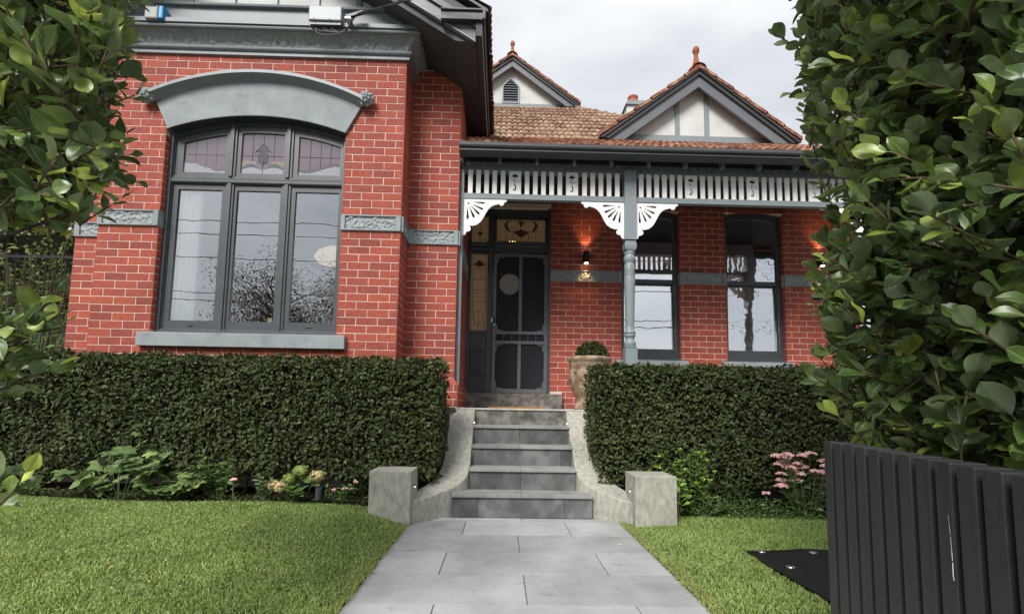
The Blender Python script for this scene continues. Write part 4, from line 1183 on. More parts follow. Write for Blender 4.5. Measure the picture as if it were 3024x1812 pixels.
for xm in (-3.127, -2.487):
    bs(MB().box(xm-0.02, xm+0.02, 5.537, 5.56, 3.60, LOW(xm)+0.005).build('mullion', 'dark_paint', bw_, bevel=0.003))
    bs(MB().box(xm-0.022, xm+0.022, 5.540, 5.56, 1.83, 3.52).build('mullion', 'dark_paint', bw_, bevel=0.003))
bs(MB().prism([(5.56, 3.515), (5.54, 3.52), (5.535, 3.53), (5.535, 3.555), (5.545, 3.57), (5.56, 3.60)], OX0, OX1, 'x').build('transom', 'dark_paint', bw_))
bs(MB().prism([(5.60, 1.79), (5.515, 1.79), (5.515, 1.81), (5.56, 1.85), (5.60, 1.85)], OX0, OX1, 'x').build('timber_sill', 'dark_paint', bw_))
for s_ in (0, 1):
    x0 = OX0 if s_ == 0 else OX1-0.04
    bs(MB().box(x0, x0+0.04, 5.53, 5.56, 1.82, LOW(OX0)+0.01).build('jamb', 'dark_paint', bw_, bevel=0.004))
for xm in (-3.46, -2.16): bs(MB().box(xm-0.03, xm+0.03, 5.562, 5.574, 1.885, 1.895).build('sash_lift', 'dark_paint', bw_))

# --- front door, sidelight and screen
yd = 7.60
dr = MB()
dr.box(WR, WR+0.055, yd-0.06, yd+0.1, 1.25, 4.12)                 # left jamb
dr.box(0.682, V0+0.002, yd-0.09, yd+0.1, 1.25, 4.12)              # right jamb
dr.box(WR+0.055, 0.682, yd-0.02, yd+0.1, 4.0, 4.12)
dr.box(-0.245, -0.165, yd-0.03, yd+0.1, 1.25, 4.12)               # post between door and sidelight
dr.box(-0.165, 0.682, yd-0.02, yd+0.1, 3.43, 3.595)               # transom over the door
dr.box(WR+0.055, -0.245, yd-0.01, yd+0.1, 3.405, 3.575)
dr.prism([(yd-0.02, 3.50), (yd-0.045, 3.515), (yd-0.055, 3.54), (yd-0.045, 3.56), (yd-0.065, 3.575), (yd-0.065, 3.59), (yd-0.02, 3.60)], -0.165, 0.69, 'x')
dr.prism([(yd-0.01, 3.45), (yd-0.04, 3.46), (yd-0.05, 3.49), (yd-0.03, 3.52), (yd-0.055, 3.55), (yd-0.055, 3.575), (yd-0.01, 3.58)], WR+0.05, -0.245, 'x')
dr.box(-0.165, 0.682, yd+0.0, yd+0.1, 3.60, 3.605)
dr.box(-0.165, -0.112, yd, yd+0.08, 3.59, 4.0).box(0.64, 0.682, yd, yd+0.08, 3.59, 4.0).box(-0.165, 0.682, yd, yd+0.08, 3.97, 4.0)
# lower panel of the sidelight
dr.box(WR+0.055, -0.245, yd+0.0, yd+0.1, 1.25, 2.20)
dr.box(WR+0.055, -0.245, yd-0.02, yd+0.0, 2.165, 2.205)
dr.box(WR+0.055, -0.245, yd-0.015, yd+0.0, 1.25, 1.40)
for k, (dx, oo) in enumerate([(0.0, 0.022), (0.03, 0.012), (0.05, 0.02), (0.075, 0.008)]):
    a, b, c, d = -0.474+dx, -0.286-dx, 1.50+dx, 1.93-dx
    if b-a > 0.02:
        t_ = 0.014
        dr.box(a, b, yd-oo, yd, c, c+t_).box(a, b, yd-oo, yd, d-t_, d).box(a, a+t_, yd-oo, yd, c, d).box(b-t_, b, yd-oo, yd, c, d)
# capital and console on the door post
dr.prism([(-0.262, 3.60), (-0.148, 3.60), (-0.15, 3.575), (-0.165, 3.56), (-0.172, 3.52), (-0.178, 3.50), (-0.232, 3.50), (-0.238, 3.52), (-0.246, 3.56), (-0.26, 3.575)], yd-0.085, yd)
dr.box(-0.235, -0.175, yd-0.07, yd, 3.40, 3.50).box(-0.228, -0.182, yd-0.085, yd, 3.18, 3.40).box(-0.222, -0.188, yd-0.07, yd, 3.10, 3.18)
dr.box(-0.262, -0.15, yd-0.05, yd, 1.25, 1.40).box(-0.25, -0.16, yd-0.042, yd, 1.40, 1.43)
door = dr.build('door_frame', 'door_paint', house, bevel=0.0025)
MB().box(WR+0.02, 0.898, 7.37, 7.8, 1.028, 1.248).build('threshold', 'concrete_dirty', house, bevel=0.008)
def lead_window(x0, x1, z0, z1, y, tubes, name='leadlight', base='amber_glass', polys=()):
    p = MB().box(x0, x1, y, y+0.004, z0, z1).build(name, base, door)
    for pl, mt_ in polys:
        MB().prism(pl, y-0.0015, y-0.0005).build('leadlight_piece', mt_, door)
    ld = MB()
    for tb in tubes: ld.tube([(a, y-0.001, b) for a, b in tb], 0.0033, 4)
    ld.build('lead_came', 'lead', door)
fx0, fx1, fz0, fz1 = -0.112, 0.64, 3.595, 3.985
fxm = (fx0+fx1)/2
tubes = [[(fx0+0.03, fz0+0.03), (fx1-0.03, fz0+0.03), (fx1-0.03, fz1-0.03), (fx0+0.03, fz1-0.03), (fx0+0.03, fz0+0.03)], [(fx0+0.03, fz0+0.19), (fx0+0.28, fz0+0.19)], [(fx1-0.28, fz0+0.19), (fx1-0.03, fz0+0.19)]]
for k in (1, 2, 3, 4, 5): tubes.append([(fx0+0.03+0.1153*k, fz0+0.03), (fx0+0.03+0.1153*k, fz0+(0.19 if k in (1, 5) else 0.16 if k in (2, 4) else 0.11))])
polys = []
for s_ in (-1, 1):
    pl = [(fxm+s_*0.16, fz0+0.17), (fxm+s_*0.22, fz0+0.20), (fxm+s_*0.262, fz0+0.26), (fxm+s_*0.262, fz0+0.305), (fxm+s_*0.235, fz0+0.345), (fxm+s_*0.19, fz0+0.365), (fxm+s_*0.13, fz0+0.36), (fxm+s_*0.19, fz0+0.345), (fxm+s_*0.215, fz0+0.31), (fxm+s_*0.205, fz0+0.26), (fxm+s_*0.18, fz0+0.21)]
    polys.append((pl if s_ > 0 else pl[::-1], 'green_glass'))
    wg = [(fxm, fz0+0.23), (fxm+s_*0.05, fz0+0.205), (fxm+s_*0.10, fz0+0.20), (fxm+s_*0.13, fz0+0.17), (fxm+s_*0.09, fz0+0.15), (fxm+s_*0.05, fz0+0.15), (fxm, fz0+0.10)]
    polys.append((wg if s_ < 0 else wg[::-1], 'plum_glass'))
polys.append(([(fxm, fz0+0.245), (fxm+0.03, fz0+0.31), (fxm+0.055, fz0+0.345), (fxm+0.02, fz0+0.355), (fxm, fz0+0.365), (fxm-0.02, fz0+0.355), (fxm-0.055, fz0+0.345), (fxm-0.03, fz0+0.31)], 'green_glass'))
ht = [(fxm+0.075*math.cos(a), fz0+0.16+0.06*math.sin(a)) for a in [math.pi*2*k/16 for k in range(16)]]
polys.append((ht, 'plum_glass'))
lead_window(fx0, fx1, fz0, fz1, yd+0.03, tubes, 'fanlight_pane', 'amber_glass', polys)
sx0, sx1 = WR+0.05, -0.245
sm = (sx0+sx1)/2
ci = [(sm+0.03*math.cos(2*math.pi*k/14), 3.74+0.03*math.sin(2*math.pi*k/14)) for k in range(15)]
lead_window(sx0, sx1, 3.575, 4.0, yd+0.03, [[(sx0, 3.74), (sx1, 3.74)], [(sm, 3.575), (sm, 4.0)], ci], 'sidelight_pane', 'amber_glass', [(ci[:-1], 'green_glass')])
tb = [[(sx0+0.03, 2.21), (sx0+0.03, 3.40)], [(sx1-0.03, 2.21), (sx1-0.03, 3.40)]]
for z in (2.66, 2.84, 3.01, 3.18): tb.append([(sx0, z), (sx1, z)])
tb.append([(sm+0.075*math.cos(a), 2.40+0.12*math.sin(a)) for a in [math.pi*2*k/20 for k in range(21)]])
tb.append([(sm, 2.21), (sm, 2.5)]); tb.append([(sx0+0.02, 2.68), (sx0+0.055, 2.6), (sx0+0.04, 2.45)])
fl_ = [(sm+0.055*math.cos(a), 3.26+0.055*math.sin(a)) for a in [math.pi*2*k/14 for k in range(14)]]
wgs = [(sm-0.12, 3.235), (sm-0.05, 3.23), (sm+0.05, 3.23), (sm+0.12, 3.245), (sm+0.05, 3.265), (sm-0.05, 3.265)]
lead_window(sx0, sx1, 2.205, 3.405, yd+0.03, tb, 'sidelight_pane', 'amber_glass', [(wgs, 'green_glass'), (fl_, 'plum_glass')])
# screen door
ds = yd-0.045
sd_ = MB()
sd_.box(-0.155, -0.105, ds, ds+0.035, 1.258, 3.405).box(0.635, 0.683, ds, ds+0.035, 1.258, 3.405)
sd_.box(-0.105, 0.635, ds, ds+0.035, 3.36, 3.405).box(-0.105, 0.635, ds, ds+0.035, 1.258, 1.32)
sd_.box(-0.105, 0.635, ds, ds+0.035, 2.15, 2.197).box(-0.105, 0.635, ds, ds+0.035, 2.004, 2.05)
sd_.box(0.241, 0.291, ds+0.002, ds+0.033, 2.197, 3.36).box(0.236, 0.286, ds+0.002, ds+0.033, 1.32, 2.004)
screen = sd_.build('screen_door', 'screen_paint', house, bevel=0.002)
for k in range(5):
    xs_ = -0.105+0.74*(k+1)/6
    MB().lathe([(0.006, 2.05), (0.009, 2.06), (0.005, 2.075), (0.008, 2.1), (0.005, 2.125), (0.009, 2.14), (0.006, 2.15)], xs_, ds+0.017, 8).build('spindle', 'screen_paint', screen)
sc = [(0, 0), (0.115, 0), (0.105, -0.012), (0.09, -0.016), (0.085, -0.028), (0.072, -0.018), (0.058, -0.016), (0.04, -0.022), (0.028, -0.038), (0.022, -0.056), (0.018, -0.07), (0.03, -0.084), (0.018, -0.092), (0.014, -0.105), (0.0, -0.118)]
hol = [(0.006, -0.006), (0.036, -0.008), (0.022, -0.018), (0.01, -0.036)]
scr = curve_plate('corner_scroll', sc, [hol], 0.014, 'screen_paint')
def mk_m(sxn, szn):
    m_ = scr.copy(); m_.transform(Matrix.Diagonal((sxn, 1, szn, 1)))
    if sxn*szn < 0: m_.flip_normals()
    return m_
ms_ = {(1, 1): scr, (-1, 1): mk_m(-1, 1), (1, -1): mk_m(1, -1), (-1, -1): mk_m(-1, -1)}
for za, zb in ((2.197, 3.36), (1.32, 2.004)):
    place('corner_scroll', ms_[(1, 1)], (-0.105, ds+0.01, zb), screen); place('corner_scroll', ms_[(-1, 1)], (0.635, ds+0.01, zb), screen)
    place('corner_scroll', ms_[(1, -1)], (-0.105, ds+0.01, za), screen); place('corner_scroll', ms_[(-1, -1)], (0.635, ds+0.01, za), screen)
MB().box(-0.11, 0.64, ds+0.026, ds+0.027, 1.30, 3.37).build('fly_mesh', 'fly_screen', screen)
h_ = MB().box(-0.142, -0.118, ds-0.008, ds, 2.25, 2.42).build('lock_plate', 'black_metal', screen)
MB().tube([(-0.13, ds-0.005, 2.365), (-0.13, ds-0.04, 2.365), (-0.03, ds-0.045, 2.36)], 0.008, 8).build('lever_handle', 'black_metal', screen)
MB().box(-0.138, -0.124, ds-0.014, ds-0.007, 2.275, 2.305).build('lock_cylinder', 'steel', screen)
MB().box(-0.172, -0.158, ds-0.002, ds+0.01, 2.33, 2.40).build('strike_plate', 'steel', screen)

# --- rooms behind the glass
def room(x0, x1, y0, y1, z0, z1, mt='room_wall'):
    mb = MB().box(x0, x1, y0, y1, z0, z1)
    mb.f = [f[::-1] for i, f in enumerate(mb.f) if i != 2]
    return mb.build('interior_room', mt, house)
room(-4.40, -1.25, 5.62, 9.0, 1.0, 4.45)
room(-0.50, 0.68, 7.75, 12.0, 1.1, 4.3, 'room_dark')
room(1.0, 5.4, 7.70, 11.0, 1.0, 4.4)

# ------------------------------------------------------------------ front steps
steps = thing('front_steps', 'bluestone front steps with curved concrete side walls leading to the verandah', 'steps', (0.23, 5.3, 0))
S0, S1 = -0.306, 0.766
st_y = [4.868, 5.13, 5.39, 5.65, 5.90]
st_z = [0.222, 0.432, 0.640, 0.842]
core = MB()
for k in range(4):
    core.box(S0-0.1 if k else -0.45, S1+0.1 if k else 0.882, st_y[k]+0.02, 5.9, st_z[k-1] if k else -0.05, st_z[k]-0.036)
core.build('step_core', 'joint_grout', steps)
rj = {0: [-0.20, 0.62], 1: [0.21], 2: [-0.19, 0.645], 3: [0.21]}
for k in range(4):
    x0, x1 = (S0, S1) if k else (-0.455, 0.885)
    zb = st_z[k-1] if k else 0.002
    xs_ = [x0] + rj[k] + [x1]
    for a, b in zip(xs_, xs_[1:]):
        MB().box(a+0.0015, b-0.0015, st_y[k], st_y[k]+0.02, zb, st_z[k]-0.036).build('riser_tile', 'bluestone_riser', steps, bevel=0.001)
    for a, b in (((x0, 0.21), (0.21, x1)) if k < 3 else ((x0, -0.2), (-0.2, 0.64), (0.64, x1))):
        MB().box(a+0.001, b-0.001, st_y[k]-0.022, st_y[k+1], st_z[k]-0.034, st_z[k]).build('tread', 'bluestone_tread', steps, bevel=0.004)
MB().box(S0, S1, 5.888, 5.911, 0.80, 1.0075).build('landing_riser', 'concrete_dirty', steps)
MB().box(S0-0.28, S1+0.32, 5.872, 5.95, 1.008, 1.031).build('landing_edge', 'concrete_pale', steps, bevel=0.006)
# curved side walls
stn = [  # inner x, inner y, outer x, outer y, z
    (-0.302, 5.885, -0.585, 5.885, 1.018), (-0.303, 5.72, -0.583, 5.72, 0.86), (-0.304, 5.55, -0.582, 5.55, 0.735), (-0.305, 5.40, -0.580, 5.42, 0.625), (-0.306, 5.27, -0.582, 5.32, 0.525),
    (-0.309, 5.17, -0.592, 5.22, 0.445), (-0.318, 5.09, -0.612, 5.14, 0.39), (-0.338, 5.03, -0.640, 5.07, 0.348), (-0.378, 4.97, -0.675, 5.01, 0.31), (-0.425, 4.93, -0.715, 4.955, 0.284), (-0.475, 4.885, -0.755, 4.905, 0.262), (-0.56, 4.81, -0.80, 4.84, 0.236), (-0.67, 4.695, -0.86, 4.76, 0.210), (-0.775, 4.575, -0.94, 4.66, 0.195)]
# finer stations for a smooth sweep
def densify(s_, k=3):
    out = []
    for i in range(len(s_)-1):
        p0 = s_[max(i-1, 0)]; p1 = s_[i]; p2 = s_[i+1]; p3 = s_[min(i+2, len(s_)-1)]
        for j in range(k):
            t_ = j/k
            out.append(tuple(0.5*((2*b)+(-a+c)*t_+(2*a-5*b+4*c-d)*t_*t_+(-a+3*b-3*c+d)*t_**3) for a, b, c, d in zip(p0, p1, p2, p3)))
    return out + [s_[-1]]
stn = densify(stn)
for s_ in (0, 1):
    f_ = (lambda x: x) if s_ == 0 else (lambda x: 0.46-x)
    vs = []; fs = []
    for ix, iy, ox, oy, z in stn:
        ch_ = 0.008
        dx, dy = ox-ix, oy-iy; l_ = math.hypot(dx, dy); dx /= l_; dy /= l_
        vs += [(f_(ix), iy, -0.1), (f_(ix), iy, z-ch_), (f_(ix+dx*ch_), iy+dy*ch_, z), (f_(ox-dx*ch_), oy-dy*ch_, z), (f_(ox), oy, z-ch_), (f_(ox), oy, -0.1)]
    n = len(stn)
    for i in range(n-1):
        for k in range(5):
            a = i*6+k; q = (a, a+1, a+7, a+6)
            fs.append(q if s_ else q[::-1])
    e = tuple(range(6)); e2 = tuple((n-1)*6+k for k in range(6))
    fs.append(e[::-1] if s_ else e); fs.append(e2 if s_ else e2[::-1])
    o = MB().add(vs, fs).build('side_wall', 'concrete', steps)
    lx = -0.3015 if s_ == 0 else 0.7615
    MB().lathe([(0.0, 0), (0.012, 0), (0.012, 0.006), (0.0, 0.006)], 0, 0, 10)
    lt = MB().tube([(lx-(0.02 if s_ == 0 else -0.02), 5.78, 0.865), (lx+(0.004 if s_ == 0 else -0.004), 5.78, 0.865)], 0.006, 10).build('step_light', 'bulb', steps)
def pillar(x0, x1, y0, y1, z1, lab, lx):
    t_ = thing('concrete_pillar', lab, 'pillar', ((x0+x1)/2, (y0+y1)/2, 0), 'square concrete pillars at the foot of the steps')
    mb = MB()
    mb.box(x0, x1, y0, y1, -0.1, z1)
    mb.build('block', 'concrete', t_, bevel=0.008)
    s_ = 1 if lx > (x0+x1)/2 else -1
    MB().tube([(lx-s_*0.01, y0+0.17, z1-0.15), (lx+s_*0.006, y0+0.17, z1-0.15)], 0.018, 12).build('light_shroud', 'black_metal', t_)
    MB().tube([(lx-s_*0.01, y0+0.165, z1-0.158), (lx+s_*0.0075, y0+0.165, z1-0.158)], 0.006, 10).build('step_light', 'bulb', t_)
pillar(-1.146, -0.778, 4.50, 4.87, 0.468, 'square concrete pillar at left of the steps, next to the bigger lawn', -0.778)
pillar(1.205, 1.575, 4.50, 4.87, 0.454, 'square concrete pillar at right of the steps, in front of the yellow-tipped shrub', 1.205)
# ------------------------------------------------------------------ small things on the house and verandah
def wall_lamp(x, y, z, lab):
    t_ = thing('wall_lamp', lab, 'wall lamp', (x, y, z), 'up-and-down wall lamps on the verandah wall')
    MB().lathe([(0.0, z-0.088), (0.044, z-0.088), (0.047, z-0.09), (0.05, z-0.088), (0.05, z+0.088), (0.044, z+0.09), (0.0, z+0.088)], x, y-0.075, 20).build('barrel', 'black_metal', t_)
    MB().box(x-0.03, x+0.03, y-0.04, y-0.001, z-0.05, z+0.05).build('bracket', 'black_metal', t_)
    MB().ell((x, y-0.075, z-0.092), 0.03, 0.03, 0.012, 10, 6).build('bulb', 'bulb', t_)
    MB().ell((x, y-0.075, z+0.092), 0.03, 0.03, 0.008, 10, 6).build('bulb', 'bulb', t_)
    for s_ in (-1, 1):
        ld = bpy.data.lights.new('lamp_light', 'SPOT'); ld.energy = 4.5; ld.color = (1.0, 0.58, 0.26); ld.spot_size = math.radians(88); ld.spot_blend = 1.0; ld.shadow_soft_size = 0.025
        lo_ = bpy.data.objects.new('lamp_light', ld); put(lo_, t_)
        lo_.location = (x, y-0.075, z+s_*0.11); lo_.rotation_euler = (0.0 if s_ < 0 else math.pi, 0, 0)
wall_lamp(1.256, D3, 3.335, 'black up-and-down wall lamp beside the front door')
wall_lamp(4.90, D3, 3.375, 'black up-and-down wall lamp right of the verandah windows, half behind the tall hedge')

mat_ = MB().box(-0.17, 0.585, 6.75, 7.2, 1.029, 1.052).build('doormat', 'coir', bevel=0.004)
tag(mat_, 'flat brown coir doormat lying in front of the door threshold', 'doormat')

pot = thing('terracotta_pot', 'large weathered terracotta urn with swag relief beside the front door', 'plant pot', (1.115, 6.35, 1.03))
px, py = 1.115, 6.35
MB().lathe([(0.19, 1.03), (0.195, 1.05), (0.185, 1.075), (0.165, 1.11), (0.16, 1.14), (0.168, 1.15), (0.16, 1.165), (0.172, 1.18), (0.205, 1.24), (0.235, 1.31), (0.255, 1.39), (0.262, 1.42), (0.258, 1.45), (0.252, 1.50), (0.25, 1.57), (0.252, 1.615), (0.262, 1.63), (0.275, 1.645), (0.282, 1.665), (0.278, 1.685), (0.255, 1.695), (0.235, 1.685), (0.23, 1.60), (0.0, 1.60)], px, py, 40).build('urn', 'pot_clay', pot, smooth=True)
sw = MB()
for k in range(5):
    a0 = -math.pi/2-0.9 + k*1.257
    pts = []
    for i in range(13):
        a = a0 + 1.257*i/12
        z = 1.50 - 0.12*math.sin(math.pi*i/12)
        r = np.interp(z, [1.31, 1.39, 1.42, 1.5, 1.57], [0.235, 0.255, 0.262, 0.252, 0.25])
        pts.append((px+r*math.cos(a), py+r*math.sin(a), z))
    sw.tube(pts, 0.010, 6)
    sw.ell(pts[0], 0.028, 0.028, 0.03, 8, 6)
sw.build('swag_relief', 'pot_clay', pot, smooth=True)
rings = MB()
for z in (1.545, 1.56, 1.575, 1.29, 1.305):
    r = float(np.interp(z, [1.24, 1.31, 1.39, 1.5, 1.57, 1.615], [0.205, 0.235, 0.255, 0.252, 0.25, 0.252]))+0.0015
    rings.tube([(px+r*math.cos(2*math.pi*k/40), py+r*math.sin(2*math.pi*k/40), z) for k in range(41)], 0.003, 5, caps=False)
rings.build('rim_bands', 'pot_clay', pot)

# electrical point of attachment and alarm box on the gable beam
eb = thing('electrical_box', 'grey electrical connection box on the gable beam with cables looping below', 'electrical box', (-2.03, 5.2, 5.33))
yb0 = gy-0.02
MB().box(-2.215, -1.85, 5.22, yb0-0.001, 5.275, 5.45).build('cover', 'plastic_grey', eb, bevel=0.012)
MB().box(-2.20, -1.86, 5.24, yb0-0.001, 5.24, 5.275).build('back_plate', 'dark_paint', eb)
for q in (-2.15, -1.98): MB().box(q-0.003, q+0.003, 5.214, 5.222, 5.278, 5.30).build('clip', 'black_metal', eb)
cb = MB()
for k, xs_ in enumerate((-2.16, -2.07, -1.98)):
    cb.tube([(xs_, 5.29, 5.262), (xs_+0.02, 5.26, 5.20), (xs_+0.08, 5.23, 5.155), (-1.87, 5.22, 5.135), (-1.80, 5.22, 5.155)], 0.0055, 6)
cb.tube([(-2.17, 5.29, 5.25), (-2.12, 5.25, 5.14), (-2.0, 5.22, 5.10), (-1.87, 5.22, 5.12), (-1.80, 5.22, 5.155)], 0.006, 6)
cb.build('cable_loops', 'cable_grey', eb)
sc_ = thing('service_cable', 'black twisted service cable running from the gable clamp up to the street', 'cable', (-1.62, 5.25, 5.3))
cpts = [(-1.80, 5.22, 5.155), (-1.765, 5.22, 5.20), (-1.735, 5.22, 5.27), (-1.70, 5.215, 5.325), (-1.64, 5.20, 5.35)]
c_ = MB(); c_.tube(cpts, 0.010, 8)
c_.build('drop_cable', 'cable', sc_, smooth=True)
m1 = MB()
e0 = Vector((-1.70, 5.21, 5.345)); e1 = Vector((9.0, 1.2, 5.65))
for tw in (0, math.pi):
    pts = []
    for i in range(161):
        f_ = i/160; f_ = f_*f_*0.55 + f_*0.45
        p = e0.lerp(e1, f_); p.z -= 0.5*f_*(1-f_)
        ph = tw + f_*(e1-e0).length*16
        pts.append((p.x+0.008*math.cos(ph), p.y, p.z+0.008*math.sin(ph)))
    m1.tube(pts, 0.0085, 6)
m1.build('overhead_span', 'cable', sc_)
MB().prism([(-1.79, 5.305), (-1.76, 5.30), (-1.60, 5.36), (-1.595, 5.375), (-1.62, 5.382), (-1.79, 5.325)], 5.19, 5.225).build('tension_clamp', 'black_metal', sc_)
MB().box(-1.80, -1.74, 5.19, yb0-0.001, 5.285, 5.30).build('clamp_bracket', 'steel', sc_)
al = thing('alarm_box', 'small grey and blue alarm box on the gable beam', 'alarm box', (-3.92, 5.3, 5.33))
MB().box(-4.03, -3.885, 5.25, yb0-0.001, 5.26, 5.42).build('cover', 'alarm_grey', al, bevel=0.015)
MB().box(-3.884, -3.825, 5.252, yb0-0.001, 5.262, 5.418).build('blue_end', 'alarm_blue', al, bevel=0.015)

# interior things seen through the glass
def curtain(x0, x1, y, z0, z1, lab, n=9):
    vs = []; fs = []; nx = n*8
    for i in range(nx+1):
        x = x0+(x1-x0)*i/nx
        yy = y + 0.028*math.sin(2*math.pi*n*i/nx) + 0.012*math.sin(2*math.pi*n*0.43*i/nx+1)
        vs += [(x, yy, z0), (x, yy+0.01*math.sin(i*0.7), (z0+z1)/2), (x, yy, z1)]
    for i in range(nx):
        for k in range(2): a = i*3+k; fs.append((a, a+3, a+4, a+1))
    return tag(MB().add(vs, fs).build('curtain', 'curtain', smooth=True), lab, 'curtain', 'curtains behind the windows')
curtain(-3.77, -3.46, 5.645, 1.75, 4.35, 'white pleated curtain behind the left pane of the bay window')
curtain(4.02, 4.40, 7.80, 1.80, 4.25, 'white curtain at the right edge of the right verandah window', 7)
pl_ = thing('pendant_lamp', 'round pleated cream pendant lampshade glowing behind the right pane of the bay window', 'pendant lamp', (-2.2, 6.6, 3.0))
MB().lathe([(0.02, 3.12), (0.15, 3.10), (0.26, 3.04), (0.30, 2.97), (0.26, 2.91), (0.15, 2.88), (0.02, 2.87)], -2.2, 6.55, 28).build('shade', 'lamp_shade', pl_, smooth=True)
MB().tube([(-2.2, 6.55, 3.1), (-2.2, 6.55, 4.44)], 0.004, 6).build('cord', 'cable', pl_)
fl2 = thing('table_lamp', 'small glowing table lamp deep inside the bay window room', 'lamp', (-3.75, 8.0, 1.8))
MB().lathe([(0.05, 2.22), (0.028, 2.40), (0.02, 2.40)], -3.72, 8.0, 16).build('shade', 'lamp_shade', fl2)
MB().lathe([(0.06, 1.8), (0.03, 1.9), (0.02, 2.22)], -3.72, 8.0, 14).build('base', 'room_dark', fl2)
gl_ = thing('hall_globe_lamp', 'pale round globe lamp hanging in the hall behind the screen door', 'globe lamp', (0.08, 8.9, 3.2))
MB().ell((0.115, 8.9, 3.26), 0.185, 0.185, 0.185, 24, 16).build('globe', 'globe', gl_, smooth=True)
MB().tube([(0.115, 8.9, 3.4), (0.115, 8.9, 4.28)], 0.006, 6).build('cord', 'cable', gl_)
cl_ = thing('chandelier_light', 'small glowing lamp cluster seen through the foot of the amber fanlight', 'lamp', (0.1, 7.64, 3.62))
mb = MB()
for k in range(6): mb.ell((0.09+0.016*k+random.uniform(-.005, .005), 7.627, 3.612+random.uniform(-0.006, 0.012)), 0.007, 0.002, 0.008, 6, 5)
mb.build('bulbs', 'glow_warm', cl_)

# ------------------------------------------------------------------ leaf machinery
def frames(d, n):
    d = d/np.linalg.norm(d, axis=1, keepdims=True)
    s_ = np.cross(d, n); s_ /= np.maximum(np.linalg.norm(s_, axis=1, keepdims=True), 1e-6)
    n2 = np.cross(s_, d)
    return s_, d, n2
def scatter(tv, tf, P, d, n, size, wid=None):
    s_, d_, n_ = frames(d, n)
    k = len(tv); N_ = len(P)
    sz = size[:, None, None]
    w_ = (wid if wid is not None else np.ones(N_))[:, None, None]
    V = P[:, None, :] + sz*(w_*tv[None, :, 0:1]*s_[:, None, :] + tv[None, :, 1:2]*d_[:, None, :] + tv[None, :, 2:3]*n_[:, None, :])
    F = (tf[None] + (np.arange(N_)*k)[:, None, None]).reshape(-1, tf.shape[1])
    return V.reshape(-1, 3), F
small_v = np.array([(0, 0, 0), (-0.26, 0.42, 0.07), (0, 0.5, 0.0), (0.26, 0.42, 0.07), (0, 1, -0.05)], float)
small_f = np.array([(0, 2, 4, 1), (0, 3, 4, 2)], int)
def big_leaf(wmax, curl, fold, wave, seed, pet=0.1, obov=0.55, nt_=8, nw=6):
    rr = random.Random(seed)
    vs = []; fs = []
    ph = rr.uniform(0, 6)
    for i in range(nt_+1):
        t_ = i/nt_
        sh = (math.sin(math.pi*min(1, max(0, t_))**(0.9 if obov < 0.55 else 1.15)))**0.75
        w = wmax*sh if 0 < i < nt_ else 0.004
        if i == nt_: w = 0.004
        for j in range(nw+1):
            u_ = (j/nw*2-1)
            x = u_*w
            z = fold*abs(u_)*w - curl*(t_**2)*0.5 + wave*math.sin(t_*7+ph+(1.5 if u_ > 0 else 0))*abs(u_)*0.05 - 0.012*(1-abs(u_))*(1 if abs(u_) < 0.2 else 0)
            vs.append((x, pet + t_*(1-pet), z, abs(u_)))
    for i in range(nt_):
        for j in range(nw):
            a = i*(nw+1)+j; fs.append((a, a+1, a+nw+2, a+nw+1))
    b = len(vs)      # petiole
    vs += [(-0.012, -0.02, 0, 0), (0.012, -0.02, 0, 0), (0.01, pet+0.03, 0, 0), (-0.01, pet+0.03, 0, 0)]
    fs.append((b, b+1, b+2, b+3))
    return np.array(vs), np.array(fs)
ficus_T = [big_leaf(0.31, 0.16, 0.25, 0.6, 1), big_leaf(0.33, 0.05, 0.12, 0.9, 2, obov=0.6), big_leaf(0.29, 0.34, 0.42, 0.5, 3), big_leaf(0.33, -0.08, 0.3, 1.0, 4, obov=0.6), big_leaf(0.28, 0.22, 0.1, 1.2, 5)]

def rand_unit(n):
    v = rng.normal(size=(n, 3)); return v/np.linalg.norm(v, axis=1, keepdims=True)

def leaf_object(name, parent, batches, mt, smooth_=True, kind='stuff'):
    """batches: list of (template, P, d, n, size, wid) joined into one mesh"""
    Vs = []; Fs = []; off = 0; At = []
    for (tv, tf), P, d, n, sz, wd in batches:
        if len(P) == 0: continue
        V, F = scatter(tv, tf, P, d, n, sz, wd)
        Vs.append(V); Fs.append(F+off); off += len(V)
        At.append(np.tile(tv[:, 3], len(P)) if tv.shape[1] == 4 else np.full(len(V), 0.5))
    me = mesh_np(name, np.concatenate(Vs), np.concatenate(Fs), mt, smooth_)
    a_ = me.attributes.new('vein', 'FLOAT', 'POINT'); a_.data.foreach_set('value', np.concatenate(At).astype(np.float32))
    o = bpy.data.objects.new(name, me)
    return put(o, parent, kind)

